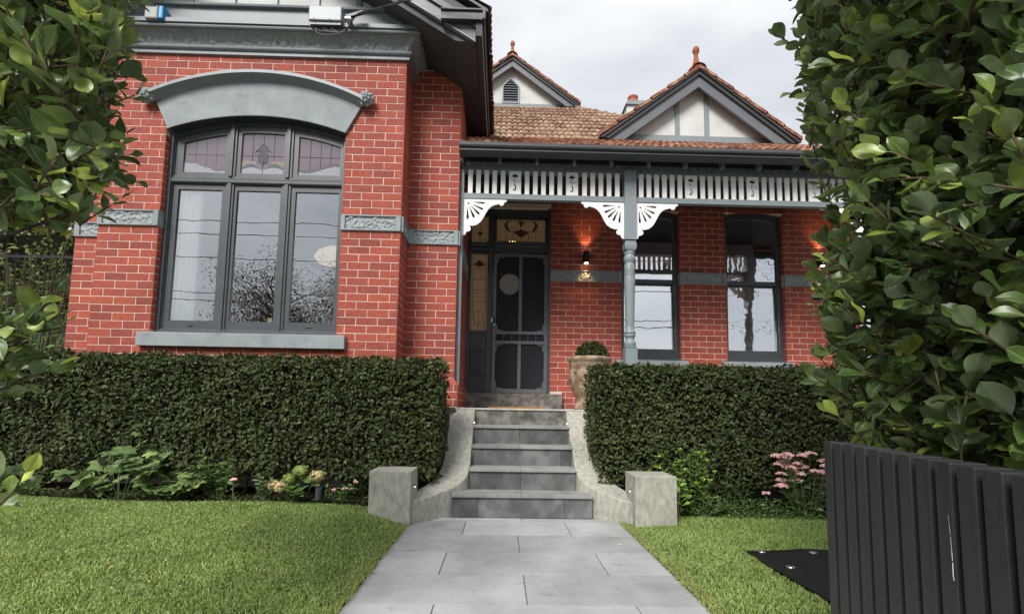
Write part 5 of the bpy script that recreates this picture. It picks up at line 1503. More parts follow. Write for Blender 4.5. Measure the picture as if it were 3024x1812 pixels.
# ------------------------------------------------------------------ clipped hedges
def hedge(lab, x0, x1, y0, y1, z0, z1, n, ends, leafsize, seed, zb=None):
    r_ = np.random.default_rng(seed)
    t_ = thing('clipped_hedge', lab, 'hedge', ((x0+x1)/2, (y0+y1)/2, 0), 'clipped hedges in front of the house')
    A = {'f': (x1-x0)*(z1-z0), 't': (x1-x0)*(y1-y0)*1.2, 'r': (y1-y0)*(z1-z0)*ends[1], 'l': (y1-y0)*(z1-z0)*ends[0], 'b': (x1-x0)*0.3}
    tot = sum(A.values())
    Ps = []; Ns = []
    for k, a in A.items():
        m_ = int(n*a/tot)
        if m_ == 0: continue
        U = r_.random((m_, 2)); dep = np.minimum(0.16, r_.exponential(0.034, m_)) - 0.012 - 0.035*r_.random(m_)*(r_.random(m_) < 0.07)
        dep = dep + 0.022*np.sin(U[:, 0]*(x1-x0)*6.1+seed)*np.cos(U[:, 1]*7.0) + 0.016*np.sin(U[:, 0]*(x1-x0)*14.7+U[:, 1]*11.0)
        P = np.zeros((m_, 3)); Nn = np.zeros((m_, 3))
        if k == 'f': P[:] = np.stack([x0+U[:, 0]*(x1-x0), y0+dep, z0+U[:, 1]*(z1-z0)], 1); Nn[:] = (0, -1, 0)
        if k == 't': P[:] = np.stack([x0+U[:, 0]*(x1-x0), y0+U[:, 1]*(y1-y0), z1-dep], 1); Nn[:] = (0, 0, 1)
        if k == 'r': P[:] = np.stack([x1-dep, y0+U[:, 0]*(y1-y0), z0+U[:, 1]*(z1-z0)], 1); Nn[:] = (1, 0, 0)
        if k == 'l': P[:] = np.stack([x0+dep, y0+U[:, 0]*(y1-y0), z0+U[:, 1]*(z1-z0)], 1); Nn[:] = (-1, 0, 0)
        if k == 'b': P[:] = np.stack([x0+U[:, 0]*(x1-x0), y0+0.02+U[:, 1]*0.3, z0+dep], 1); Nn[:] = (0, -0.6, -0.8)
        # round the upper arris a little
        if k == 'f':
            e = np.clip((P[:, 2]-(z1-0.05))/0.05, 0, 1); P[:, 1] += 0.03*e**2
        # ragged foot and thin patches
        keep = np.ones(m_, bool)
        if k in 'frl':
            h = P[:, 2]-z0
            rag = 0.10*np.sin(P[:, 0]*3.7+seed)+0.07*np.sin(P[:, 0]*9.1)+0.05*np.sin(P[:, 0]*21)
            keep &= (h > rag+0.03) | (r_.random(m_) < 0.12)
            hole = np.sin(P[:, 0]*4.3+1.0+seed)*np.sin(P[:, 2]*6.7+P[:, 0]*1.9)
            keep &= ~((hole > 0.93) & (r_.random(m_) < 0.6))
        Ps.append(P[keep]); Ns.append(Nn[keep])
    P = np.concatenate(Ps); Nn = np.concatenate(Ns); m_ = len(P)
    tang = r_.normal(size=(m_, 3)); tang -= Nn*np.sum(tang*Nn, 1, keepdims=True)
    tang /= np.linalg.norm(tang, axis=1, keepdims=True)
    d = tang*0.85 + Nn*r_.uniform(0.0, 0.9, m_)[:, None] + np.array([0, 0, 0.12])
    nn = Nn*0.55 + np.array([0, -0.15, 0.75]) + r_.normal(size=(m_, 3))*0.42
    sz = leafsize*r_.uniform(0.65, 1.35, m_)
    leaf_object('foliage', t_, [((small_v, small_f), P, d, nn, sz, r_.uniform(0.85, 1.25, m_))], 'hedge_leaf', True)
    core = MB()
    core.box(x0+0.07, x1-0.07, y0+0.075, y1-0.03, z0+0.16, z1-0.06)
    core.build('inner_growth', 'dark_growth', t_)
    st = MB()
    x = x0+0.18
    while x < x1-0.1:
        yy = (y0+y1)/2+random.uniform(-0.08, 0.08); gz = 0.0
        st.tube([(x, yy, gz), (x+random.uniform(-.05, .05), yy, z0+0.05), (x+random.uniform(-.12, .12), yy-random.uniform(0, 0.1), z0+0.4)], [0.016, 0.013, 0.008], 6)
        st.tube([(x, yy, z0-0.05), (x+random.uniform(-.2, .2), yy-0.12, z0+0.3)], [0.009, 0.005], 5)
        x += random.uniform(0.22, 0.4)
    st.build('stems', 'bark', t_)
    return t_
hedge('long clipped dark green hedge under the bay window, left of the steps', -6.6, -0.60, 4.86, 5.39, 0.36, 1.475, 50000, (0, 1), 0.043, 3)
hedge('clipped dark green hedge in front of the verandah, right of the steps', 0.965, 5.0, 5.0, 5.62, 0.30, 1.468, 36000, (1, 0), 0.043, 5)

# ------------------------------------------------------------------ big-leaved foreground hedges
def in_view(P):
    v = P - np.array([0, 0, CAM_H])
    z = v @ np.array(fw); x = (v @ np.array(r2))/np.maximum(z, 1e-3); y = (v @ np.array(u2))/np.maximum(z, 1e-3)
    return (z > 0.3) & (np.abs(x) < 1.03) & (y < 0.73) & (y > -0.52), z
def ficus(name, lab, cat, shoots, branches, size, seed, nsingle, mt='ficus_leaf', group=None):
    """shoots: (base, dir, length); leaves alternate along each shoot"""
    r_ = np.random.default_rng(seed)
    base0 = np.mean([s_[0] for s_ in shoots], axis=0)
    t_ = thing(name, lab, cat, (float(base0[0]), float(base0[1]), 0.0), group)
    P = []; D = []; Nn = []; Z = []
    tw = MB()
    for b, d, ln in shoots:
        b = np.array(b, float); d = np.array(d, float); d /= np.linalg.norm(d)
        bend = r_.normal(size=3)*0.18 + np.array([0, 0, 0.12])
        n_ = max(4, int(ln/0.030))
        pts = []
        for k in range(n_+1):
            f_ = k/n_
            p = b + d*ln*f_ + bend*ln*f_*f_
            pts.append(p)
            if f_ < 0.18: continue
            td = d + 2*bend*f_
            td /= np.linalg.norm(td)
            ref = np.array([0, 0, 1.0]); side = np.cross(td, ref); side /= max(np.linalg.norm(side), 1e-3)
            ang = k*2.4 + r_.uniform(-0.4, 0.4)
            rad = side*math.cos(ang) + np.cross(side, td)*math.sin(ang)
            ld = rad*(0.95-0.6*f_) + td*(0.35+0.7*f_) + r_.normal(size=3)*0.12
            if f_ > 0.97: ld = td + r_.normal(size=3)*0.1
            nn = td*0.7 + np.array([-0.10*np.sign(b[0]), -0.25, 0.65]) + r_.normal(size=3)*0.3
            P.append(p); D.append(ld); Nn.append(nn)
            Z.append(size*r_.uniform(0.7, 1.2)*(0.75 if f_ > 0.9 else 1.0)*(0.8 if f_ < 0.3 else 1))
        tw.tube([tuple(q) for q in pts[::2]], [0.0035]*len(pts[::2]), 5)
    tw.build('twigs', 'twig', t_, smooth=True, kind='stuff')
    for bp, rr in branches: MB().tube(bp, rr, 8).build('branch', 'bark', t_, smooth=True)
    P = np.array(P); D = np.array(D); Nn = np.array(Nn); Z = np.array(Z)
    vis, dep = in_view(P)
    score = np.where(vis, Z/np.maximum(dep, 0.2), -1)
    # prefer leaves on the camera side of the mass
    order = np.argsort(-score)
    single = np.zeros(len(P), bool); single[order[:nsingle]] = True
    var = r_.integers(0, len(ficus_T), len(P))
    mes = []
    for k, (tv, tf) in enumerate(ficus_T):
        mes.append(mesh_np('leaf', tv[:, :3], tf, mt, True))
        a_ = mes[-1].attributes.new('vein', 'FLOAT', 'POINT'); a_.data.foreach_set('value', tv[:, 3].astype(np.float32))
    S_, D_, N2 = frames(D, Nn)
    for i in np.nonzero(single)[0]:
        o = bpy.data.objects.new('leaf', mes[var[i]])
        put(o, t_)
        z = Z[i]
        o.matrix_basis = Matrix(((S_[i][0]*z, D_[i][0]*z, N2[i][0]*z, P[i][0]), (S_[i][1]*z, D_[i][1]*z, N2[i][1]*z, P[i][1]), (S_[i][2]*z, D_[i][2]*z, N2[i][2]*z, P[i][2]), (0, 0, 0, 1)))
    bt = []
    for k, T_ in enumerate(ficus_T):
        q = (~single) & (var == k)
        bt.append((T_, P[q], D[q], Nn[q], Z[q], None))
    leaf_object('foliage', t_, bt, mt, True)
    return t_
r_ = np.random.default_rng(21)
sh = []
def edge_r(z):   # how far the growth reaches to the left at a height (x/y slope seen from the gate)
    return np.interp(z, [0.8, 1.0, 1.3, 1.6, 1.9, 2.15, 2.4, 2.8, 3.4], [0.70, 0.64, 0.625, 0.63, 0.64, 0.68, 0.645, 0.615, 0.61])
for k in range(1500):
    y = r_.uniform(0.9, 3.0)
    z = r_.uniform(0.80, 3.45)
    xface = 1.46 + 0.12*math.sin(y*3+z*2) + 0.06*math.sin(z*7)
    x = xface + abs(r_.normal())*0.25
    d = (r_.uniform(-1.0, 0.05), r_.uniform(-0.8, 0.35), r_.uniform(-0.15, 0.8))
    ln = r_.uniform(0.16, 0.36)
    tip = np.array([x, y, z]) + np.array(d)/np.linalg.norm(d)*ln
    if (tip[0]-0.05)/max(tip[1], 0.3) < edge_r(tip[2])+r_.uniform(-0.015, 0.05): continue
    if tip[1] < 0.75: continue
    if tip[2] < 0.98 and tip[0] < 1.50: continue
    sh.append(((x, y, z), d, ln))
for k in range(150):     # fuller far end, seen against the sky and the verandah
    z = r_.uniform(0.95, 3.5); y = r_.uniform(2.5, 3.15)
    x = (edge_r(z)+r_.uniform(0.05, 0.22))*y
    d = (r_.uniform(-0.9, 0.3), r_.uniform(-0.6, 0.4), r_.uniform(-0.1, 0.8))
    sh.append(((x, y, z), d, r_.uniform(0.12, 0.24)))
br = []
for k in range(5):
    y = 1.1+0.3*k
    br.append(([(2.25, y, 0.0), (2.22, y+0.03, 0.9), (2.2, y-0.02, 1.8), (2.2, y, 2.8), (2.2, y, 3.5)], [0.035, 0.03, 0.024, 0.016, 0.008]))
for k in range(24):
    y = r_.uniform(1.0, 2.4); z = r_.uniform(0.9, 2.8)
    br.append(([(1.9, y, z), (1.7, y-0.1, z+0.15), (1.52, y-0.22, z+0.38)], [0.010, 0.007, 0.004]))
fr_h = ficus('tall_ficus_hedge', 'tall glossy big-leaved hedge filling the right edge, above the black batten gate', 'hedge', sh, br, 0.106, 31, 298)
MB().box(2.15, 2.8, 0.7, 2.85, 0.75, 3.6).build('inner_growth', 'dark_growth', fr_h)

r_ = np.random.default_rng(22)
sh = []
def edge_l(z): return np.interp(z, [0.5, 0.75, 0.95, 1.15, 1.3, 1.5, 1.75, 2.1, 2.6], [0.99, 0.95, 0.98, 0.93, 0.97, 0.845, 0.80, 0.785, 0.775])
for k in range(640):
    y = r_.uniform(1.45, 2.35)
    el = r_.uniform(0.34, 0.98)           # elevation slope seen from the camera
    z = CAM_H + el*y
    x = -(edge_l(CAM_H+el*1.7) + 0.03 + abs(r_.normal())*0.22)*y
    d = (r_.uniform(-0.3, 0.9), r_.uniform(-0.8, 0.4), r_.uniform(-0.3, 0.7))
    ln = r_.uniform(0.12, 0.30)
    tip = np.array([x, y, z]) + np.array(d)/np.linalg.norm(d)*ln
    e_ = edge_l(CAM_H+(tip[2]-CAM_H)/max(tip[1], .2)*1.7)
    if -tip[0]/tip[1] < e_+r_.uniform(0.0, 0.06)-0.03: continue
    if tip[1] < 1.25 or (tip[2]-CAM_H)/tip[1] < 0.29: continue
    sh.append(((x, y, z), d, ln))
for (ex, el, n_) in ((0.93, 0.10, 9), (0.95, 0.03, 7), (0.97, -0.02, 6), (0.955, -0.20, 5), (0.97, -0.27, 4), (1.0, 0.12, 8)):
    for k in range(n_):
        y = r_.uniform(1.45, 1.8)
        sh.append(((-(ex+r_.uniform(0.03, 0.16))*y, y, CAM_H+(el+r_.uniform(-0.03, 0.02))*y), (r_.uniform(0.2, 1), r_.uniform(-0.6, 0.5), r_.uniform(-0.1, 0.6)), r_.uniform(0.10, 0.17)))
br = [([(-2.3, 1.5, 0.0), (-2.1, 1.5, 0.9), (-1.85, 1.55, 1.5), (-1.62, 1.6, 1.72), (-1.45, 1.65, 1.82)], [0.05, 0.045, 0.035, 0.024, 0.012]),
      ([(-2.1, 1.5, 0.9), (-2.0, 1.4, 1.8), (-1.7, 1.45, 2.3), (-1.4, 1.55, 2.6)], [0.04, 0.03, 0.02, 0.01]),
      ([(-2.2, 1.5, 0.4), (-1.8, 1.5, 0.85), (-1.5, 1.5, 1.1)], [0.025, 0.015, 0.007])]
for k in range(12):
    y = r_.uniform(1.5, 2.2); el = r_.uniform(0.25, 0.95)
    br.append(([(-1.25*y, y, CAM_H+(el-0.1)*y), (-1.0*y, y-0.05, CAM_H+el*y), (-0.86*y, y, CAM_H+(el+0.08)*y)], [0.010, 0.007, 0.004]))
ficus('ficus_tree', 'big-leaved foreground tree overhanging the left edge of the view', 'tree', sh, br, 0.092, 33, 230)

# ------------------------------------------------------------------ lawn grass
def grass(name, lab, n, x0, x1, y0, y1, inside, hmin, hmax, mt, seed, wid=0.0042, lean=0.5):
    r_ = np.random.default_rng(seed)
    P = np.stack([r_.uniform(x0, x1, n), r_.uniform(y0, y1, n)], 1)
    P = P[inside(P[:, 0], P[:, 1], r_)]
    z = np.array([lawn_z(a, b) for a, b in P])
    m_ = len(P)
    h = r_.uniform(hmin, hmax, m_); a = r_.uniform(0, 2*math.pi, m_); ln_ = np.abs(r_.normal(0, lean, m_))
    dx, dy = np.cos(a), np.sin(a)
    b = r_.uniform(0, math.pi, m_); wx, wy = np.cos(b)*wid/2, np.sin(b)*wid/2
    base = np.stack([P[:, 0], P[:, 1], z-0.004], 1)
    midp = base + np.stack([dx*ln_*h*0.35, dy*ln_*h*0.35, h*0.6], 1)
    tip = base + np.stack([dx*ln_*h, dy*ln_*h, h*(1-0.25*np.minimum(ln_, 1.5))], 1)
    w = np.stack([wx, wy, np.zeros(m_)], 1)
    V = np.stack([base-w, base+w, midp+w*0.8, midp-w*0.8, tip+w*0.15, tip-w*0.15], 1).reshape(-1, 3)
    F = np.array([(0, 1, 2, 3), (3, 2, 4, 5)])[None] + (np.arange(m_)*6)[:, None, None]
    o = bpy.data.objects.new(name, mesh_np(name, V, F.reshape(-1, 4), mt, True))
    put(o, None, 'stuff'); o['label'] = lab; o['category'] = 'grass'
    return o
inL = lambda x, y, r_: (y < 4.66+0.05*np.sin(x*2.3)) & (x > -1.0*y-0.4) & (x < PX0+0.01+r_.normal(0, 0.012, len(x))) & ~((x > -1.16) & (y > 4.49))
grass('grass', 'short green lawn grass left of the path', 120000, -5.3, -0.77, 2.25, 4.75, inL, 0.012, 0.027, 'grass_blade', 41, wid=0.0070, lean=0.9)
inR = lambda x, y, r_: (y < 4.9+0.04*np.sin(x*2.3)) & (x > PX1-0.015+r_.normal(0, 0.012, len(x))) & ~((x > 1.19) & (x < 1.59) & (y > 4.49)) & ~((x > 1.80) & (y > 2.80) & (y < 3.72+0.05*np.sin(x*4)) & (y > 2.8+(1.8-x)*0.0))
grass('grass', 'short green lawn grass right of the path', 76000, 1.09, 4.2, 2.3, 5.0, inR, 0.012, 0.027, 'grass_blade', 42, wid=0.0070, lean=0.9)
eL = lambda x, y, r_: np.ones(len(x), bool) & (r_.random(len(x)) < 0.75)
grass('dry_grass', 'dry yellow grass fringe along the left edge of the path', 1500, PX0-0.055, PX0+0.012, 2.3, 4.5, eL, 0.008, 0.026, 'grass_dry', 43, lean=1.2)
grass('dry_grass', 'dry yellow grass fringe along the right edge of the path', 2600, PX1-0.014, PX1+0.07, 2.3, 4.5, eL, 0.008, 0.026, 'grass_dry', 44, lean=1.2)

# ------------------------------------------------------------------ garden plants
def fan_leaf(lobes=5, seed=0):
    rr = random.Random(seed)
    vs = [(0, 0.0, 0.0), (0, 0.42, 0.0)]
    n = lobes*4+1
    for i in range(n):
        a = math.radians(-150 + 300*i/(n-1))
        ph = i % 4
        r = {0: 0.36, 1: 0.50, 2: 0.58, 3: 0.47}[ph]*rr.uniform(0.92, 1.08)
        if abs(a) < 0.6: r *= 1.12
        vs.append((r*math.sin(a), 0.42+r*math.cos(a)*0.95, 0.05*math.cos(i*1.7)-0.25*r*r))
    fs = [(1, i+1, i, i) for i in range(3, len(vs))]
    fs = [(1, i, i-1) for i in range(3, len(vs))]
    fs.append((0, 1, 2)); fs.append((0, len(vs)-1, 1))
    return np.array(vs), np.array(fs)
lobed = fan_leaf(5, 2)
oval = big_leaf(0.22, 0.12, 0.2, 0.4, 9, 0.06, 0.5, 4, 4)
broad = big_leaf(0.34, 0.15, 0.2, 0.6, 10, 0.08, 0.5, 5, 4)
def plant(name, lab, cat, base, stems, tmpl, lsize, mt, seed, per=7, group=None, flowers=None, stem_mt='green_stem', stem_r=0.003, first=0.25, up_bias=0.5):
    """stems: list of tip offsets; leaves set along each stem"""
    r_ = np.random.default_rng(seed)
    x, y = base; z = lawn_z(x, min(y, 4.85))-0.01
    t_ = thing(name, lab, cat, (x, y, z), group)
    st = MB(); P = []; D = []; Nn = []; Z = []
    tips = []
    for tx, ty, tz in stems:
        b = np.array([x+tx*0.25, y+ty*0.25, z]); tip = np.array([x+tx, y+ty, z+tz])
        mid = (b+tip)/2 + np.array([tx*0.05, ty*0.05-0.01, 0.02])
        st.tube([tuple(b), tuple(mid), tuple(tip)], [stem_r*1.2, stem_r, stem_r*0.7], 5)
        tips.append(tip)
        for k in range(per):
            f_ = first+(1-first)*(k+1)/per
            p = (1-f_)**2*b + 2*f_*(1-f_)*mid + f_*f_*tip
            a = k*2.4 + r_.uniform(-.6, .6)
            d = np.array([math.cos(a), math.sin(a)*0.9-0.15, r_.uniform(0.0, 0.6)])
            P.append(p); D.append(d); Nn.append(np.array([0, -0.35, up_bias+0.5]) + r_.normal(size=3)*0.25); Z.append(lsize*r_.uniform(0.7, 1.25))
    st.build('stem', stem_mt, t_)
    leaf_object('leaves', t_, [(tmpl, np.array(P), np.array(D), np.array(Nn), np.array(Z), None)], mt, False)
    if flowers: flowers(t_, tips, r_)
    return t_
def umbel(mt, rad, n, flat=0.35, s_=0.011):
    def f(t_, tips, r_):
        for tip in tips:
            mb = MB(); R_ = rad*r_.uniform(0.75, 1.2)
            for k in range(n):
                a = r_.uniform(0, 2*math.pi); q = math.sqrt(r_.random())
                rr = R_*q
                mb.ell((tip[0]+rr*math.cos(a), tip[1]+rr*math.sin(a), tip[2]+R_*flat*(1-q*q)+r_.uniform(-.004, .006)), s_*r_.uniform(.7, 1.3), s_, s_*0.8, 6, 4)
            mb.build('flower_head', mt, t_, smooth=True)
    return f
def ballhead(specs):
    """hydrangea heads: (offset, radius, material)"""
    def f(t_, tips, r_):
        for tip, (rad, mt) in zip(tips, specs):
            n_ = 90
            u_ = r_.normal(size=(n_, 3)); u_ /= np.linalg.norm(u_, axis=1, keepdims=True)
            P = np.array(tip)+u_*rad*r_.uniform(0.85, 1.0, n_)[:, None]*np.array([1.1, 1, 0.85])
            d = np.cross(u_, r_.normal(size=(n_, 3)))
            pv = np.array([(-0.5, -0.5, 0.12), (0, -0.2, 0), (0.5, -0.5, 0.12), (0.2, 0, 0), (0.5, 0.5, 0.12), (0, 0.2, 0), (-0.5, 0.5, 0.12), (-0.2, 0, 0)])
            pf = np.array([(7, 0, 1, 1), (1, 2, 3, 3), (3, 4, 5, 5), (5, 6, 7, 7), (1, 3, 5, 7)])
            pf = np.array([(0, 1, 7), (2, 3, 1), (4, 5, 3), (6, 7, 5), (1, 3, 5), (1, 5, 7)])
            leaf_object('flower_head', t_, [((pv, pf), P, d, u_, np.full(n_, 0.030), None)], mt, False, None)
            MB().ell(tuple(tip), rad*0.85, rad*0.8, rad*0.7, 10, 7).build('flower_core', mt, t_, smooth=True)
    return f
rs = lambda n, sx_, sy_, h0, h1, sd: [(r.uniform(-sx_, sx_), r.uniform(-sy_, sy_*0.4), r.uniform(h0, h1)) for r in [random.Random(sd)] for _ in range(n)]
plant('windflower_plant', 'large lobed-leaf plant at the left foot of the long hedge', 'plant', (-3.45, 4.72), rs(17, 0.40, 0.2, 0.08, 0.42, 51), lobed, 0.17, 'soft_leaf', 51, per=2, first=0.6)
plant('windflower_plant', 'small lobed-leaf plant right of the larger one, beside the lawn edge', 'plant', (-2.92, 4.76), rs(10, 0.15, 0.12, 0.06, 0.25, 52), lobed, 0.13, 'soft_leaf', 52, per=3, first=0.5)
plant('windflower_plant', 'single tall thin leafy stem rising in front of the long hedge', 'plant', (-3.35, 4.80), [(0.0, -0.02, 0.66), (0.16, -0.02, 0.48)], lobed, 0.10, 'soft_leaf', 53, per=3, first=0.6)
plant('low_shrub', 'bushy bright-green shrub in front of the middle of the long hedge', 'shrub', (-2.62, 4.80), rs(26, 0.17, 0.10, 0.14, 0.48, 54), oval, 0.075, 'shrub_leaf', 54, per=8)
plant('low_shrub', 'low dark-leaved clump by the lawn edge under the lobed plant', 'shrub', (-2.98, 4.70), rs(24, 0.22, 0.08, 0.05, 0.16, 55), oval, 0.06, 'shrub_leaf', 55, per=6)
plant('low_shrub', 'untidy shrub at the far left end of the long hedge', 'shrub', (-4.75, 4.85), rs(30, 0.45, 0.12, 0.1, 0.36, 56), oval, 0.065, 'hedge_leaf', 56, per=7)
plant('stonecrop', 'single pink stonecrop stem in front of the long hedge', 'flower', (-2.42, 4.72), [(0.0, -0.02, 0.20)], oval, 0.055, 'sedum_leaf', 57, per=7, flowers=umbel('flower_pink', 0.028, 26), stem_r=0.005)
plant('stonecrop', 'green leafy stonecrop clump left of the cream hydrangea heads', 'plant', (-2.17, 4.74), rs(9, 0.10, 0.05, 0.14, 0.26, 58), oval, 0.06, 'sedum_leaf', 58, per=7, stem_r=0.004)
plant('hydrangea', 'hydrangea with fading cream and lime flower heads by the lawn', 'hydrangea', (-1.86, 4.74), [(-0.20, -0.03, 0.16), (-0.13, -0.05, 0.15), (-0.07, 0.0, 0.22), (0.03, -0.02, 0.29), (0.19, -0.03, 0.25), (0.02, -0.10, 0.10), (0.07, -0.12, 0.12), (-0.02, -0.1, 0.14)], broad, 0.10, 'shrub_leaf', 59, per=4, first=0.55,
      flowers=ballhead([(0.055, 'flower_cream'), (0.058, 'flower_cream'), (0.06, 'flower_lime'), (0.066, 'flower_lime'), (0.068, 'flower_cream')]), stem_r=0.004)
plant('stonecrop', 'low stonecrop with dusty pink heads beside the left concrete pillar', 'flower', (-1.46, 4.74), rs(14, 0.16, 0.07, 0.10, 0.22, 60), oval, 0.05, 'shrub_leaf', 60, per=7, flowers=lambda t_, tips, r_: umbel('flower_pink', 0.022, 14)(t_, tips[:4], r_))
plant('low_shrub', 'dark bushy growth between the hedge and the left concrete pillar', 'shrub', (-1.28, 4.98), rs(34, 0.24, 0.10, 0.12, 0.46, 61), oval, 0.06, 'hedge_leaf', 61, per=9)
plant('low_shrub', 'small dark seedling growth at the far left lawn corner', 'shrub', (-4.3, 4.74), rs(16, 0.2, 0.06, 0.04, 0.14, 62), oval, 0.05, 'shrub_leaf', 62, per=5)
# right bed
def euonymus():
    r = random.Random(70)
    tips = []
    for k in range(95):
        a = r.uniform(0, 2*math.pi); q = math.sqrt(r.random())
        h = 0.66*(1-0.55*q*q)*r.uniform(0.45, 1.0)+0.04
        tips.append((0.26*q*math.cos(a)+0.02, 0.14*q*math.sin(a), h))
    t_ = plant('yellow_tipped_shrub', 'rounded dark shrub with yellow-green tips behind the right concrete pillar', 'shrub', (1.84, 4.93), tips, oval, 0.062, 'euonymus_leaf', 70, per=13, first=0.15, up_bias=0.2)
    ms2 = []
    rr = np.random.default_rng(71); P = []; D = []; Nn = []
    x, y = 1.84, 4.93; z = lawn_z(x, 4.85)
    for tx, ty, tz in tips[::2]:
        for k in range(7):
            a = k*0.9
            P.append((x+tx, y+ty, z+tz)); D.append((math.cos(a)*0.55, math.sin(a)*0.55, 0.9)); Nn.append((-math.cos(a), -math.sin(a), 0.6))
    leaf_object('new_tips', t_, [(oval, np.array(P), np.array(D), np.array(Nn), rr.uniform(0.036, 0.055, len(P)), None)], 'lime_leaf', False)
euonymus()
plant('lime_leaved_plant', 'bright lime-green leafy shoots behind the right concrete pillar', 'plant', (1.52, 5.0), [(-0.02, 0.0, 0.56), (0.10, -0.02, 0.60), (-0.12, -0.03, 0.34), (0.2, 0, 0.5), (-0.16, -0.02, 0.22)], broad, 0.075, 'lime_leaf', 72, per=6, first=0.6)
plant('lime_leaved_plant', 'few lime-green leaves hanging at the right side of the right concrete pillar', 'plant', (1.64, 4.72), [(0.03, -0.03, 0.30), (0.05, -0.02, 0.18), (0.04, 0, 0.42)], broad, 0.085, 'lime_leaf', 73, per=3, first=0.6)
plant('low_shrub', 'dark dense growth under the yellow-tipped shrub', 'shrub', (1.92, 4.86), rs(26, 0.24, 0.1, 0.05, 0.26, 74), oval, 0.045, 'shrub_leaf', 74, per=8)
plant('low_shrub', 'loose dark-leaved bush hanging below the right hedge', 'shrub', (2.30, 5.05), rs(26, 0.24, 0.08, 0.22, 0.52, 75), oval, 0.065, 'hedge_leaf', 75, per=7, first=0.45)
sed = rs(30, 0.27, 0.10, 0.28, 0.62, 76)
plant('stonecrop', 'tall stonecrop with flat pink flower heads, half hidden by the black gate', 'flower', (2.98, 4.92), sed, oval, 0.075, 'sedum_leaf', 76, per=9, flowers=umbel('flower_pink', 0.058, 60), stem_r=0.005, first=0.1)
plant('stonecrop', 'small single pink stonecrop left of the tall one', 'flower', (2.56, 4.86), [(0.0, 0, 0.24), (0.05, 0, 0.15)], oval, 0.06, 'sedum_leaf', 77, per=6, flowers=lambda t_, tips, r_: umbel('flower_pink', 0.03, 24)(t_, tips[:1], r_), stem_r=0.004)
# creeping ground cover
r_ = np.random.default_rng(80)
n_ = 2600
gx_ = r_.uniform(2.0, 3.6, n_); gyy = 4.80 + r_.random(n_)*0.25
gz_ = np.array([lawn_z(a, 4.85) for a in gx_]) + r_.random(n_)*0.10*np.clip((gyy-4.78)/0.1, 0.2, 1.5)
gc = leaf_object('ground_cover', None, [(oval, np.stack([gx_, gyy, gz_], 1), np.stack([r_.normal(size=n_), r_.normal(size=n_)-0.3, r_.uniform(0, 0.7, n_)], 1), np.stack([r_.normal(size=n_)*0.3, r_.normal(size=n_)*0.3-0.35, np.ones(n_)], 1), r_.uniform(0.02, 0.042, n_), None)], 'shrub_leaf', False)
gc['label'] = 'creeping green ground cover along the right garden bed'; gc['category'] = 'ground cover'
n_ = 2200
gx_ = r_.uniform(-5.2, -1.2, n_); gyy = 4.66 + r_.random(n_)*0.2
gz_ = np.array([lawn_z(a, 4.75) for a in gx_]) + r_.random(n_)*0.05
gc = leaf_object('ground_cover', None, [(oval, np.stack([gx_, gyy, gz_], 1), np.stack([r_.normal(size=n_), r_.normal(size=n_)-0.3, r_.uniform(0, 0.7, n_)], 1), np.stack([r_.normal(size=n_)*0.3, r_.normal(size=n_)*0.3-0.35, np.ones(n_)], 1), r_.uniform(0.018, 0.04, n_), None)], 'hedge_leaf', False)
gc['label'] = 'low dark ground cover along the left garden bed'; gc['category'] = 'ground cover'

gl = thing('garden_light', 'short dark cylindrical garden spotlight beside the hydrangea', 'garden light', (-1.64, 4.69, 0.1))
gz0 = lawn_z(-1.64, 4.69)
MB().tube([(-1.64, 4.69, gz0-0.02), (-1.64, 4.69, gz0+0.05)], 0.008, 8).build('spike', 'black_metal', gl)
MB().tube([(-1.645, 4.69, gz0+0.04), (-1.64, 4.68, gz0+0.155)], 0.03, 16).build('barrel', 'dark_paint', gl)

# clipped ball in the urn
tp = thing('topiary_ball', 'small clipped round shrub growing in the terracotta urn', 'shrub', (1.145, 6.35, 1.6))
r_ = np.random.default_rng(90); n_ = 2600
u_ = rand_unit(n_); u_[:, 2] = np.abs(u_[:, 2])*1.0-0.15
P = np.array([1.145, 6.33, 1.70]) + u_*np.array([0.205, 0.205, 0.215])*(1-r_.exponential(0.07, n_))[:, None].clip(0.5, 1)
d = u_*0.6+r_.normal(size=(n_, 3))*0.6; nn = u_*0.5+np.array([0, -0.1, 0.7])+r_.normal(size=(n_, 3))*0.4
leaf_object('foliage', tp, [((small_v, small_f), P, d, nn, r_.uniform(0.025, 0.05, n_), None)], 'hedge_leaf', True)
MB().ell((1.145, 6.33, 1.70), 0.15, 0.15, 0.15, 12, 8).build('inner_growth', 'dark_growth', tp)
MB().tube([(1.13, 6.35, 1.58), (1.145, 6.35, 1.74)], 0.015, 8).build('stem', 'bark', tp)

# ------------------------------------------------------------------ black batten gate, swung open
gate = thing('batten_gate', 'black vertical batten gate standing open at the right foreground', 'gate', (1.13, 1.45, 0.0))
g0 = Vector((1.228, 1.90, 0)); g1 = Vector((1.045, 1.02, 0))
gd = (g1-g0).normalized(); gn = Vector((-gd.y, gd.x, 0))
if gn.x < 0: gn = -gn
pitch_g = 0.0815
top0 = 0.934
for k in range(20):
    a = g0 + gd*(pitch_g*k); b = a + gd*0.0585
    dep = 0.082; tz = top0 - 0.0012*k + random.uniform(-0.001, 0.001)
    c = [a, b, b+gn*dep, a+gn*dep]
    MB().add([(p.x, p.y, 0.04) for p in c]+[(p.x, p.y, tz) for p in c], [(0,1,2,3)[::-1],(4,5,6,7),(0,1,5,4),(1,2,6,5),(2,3,7,6),(3,0,4,7)]).build('batten', 'black_timber', gate, bevel=0.003)
a = g0+gn*0.02; b = g0+gd*(pitch_g*20)+gn*0.02
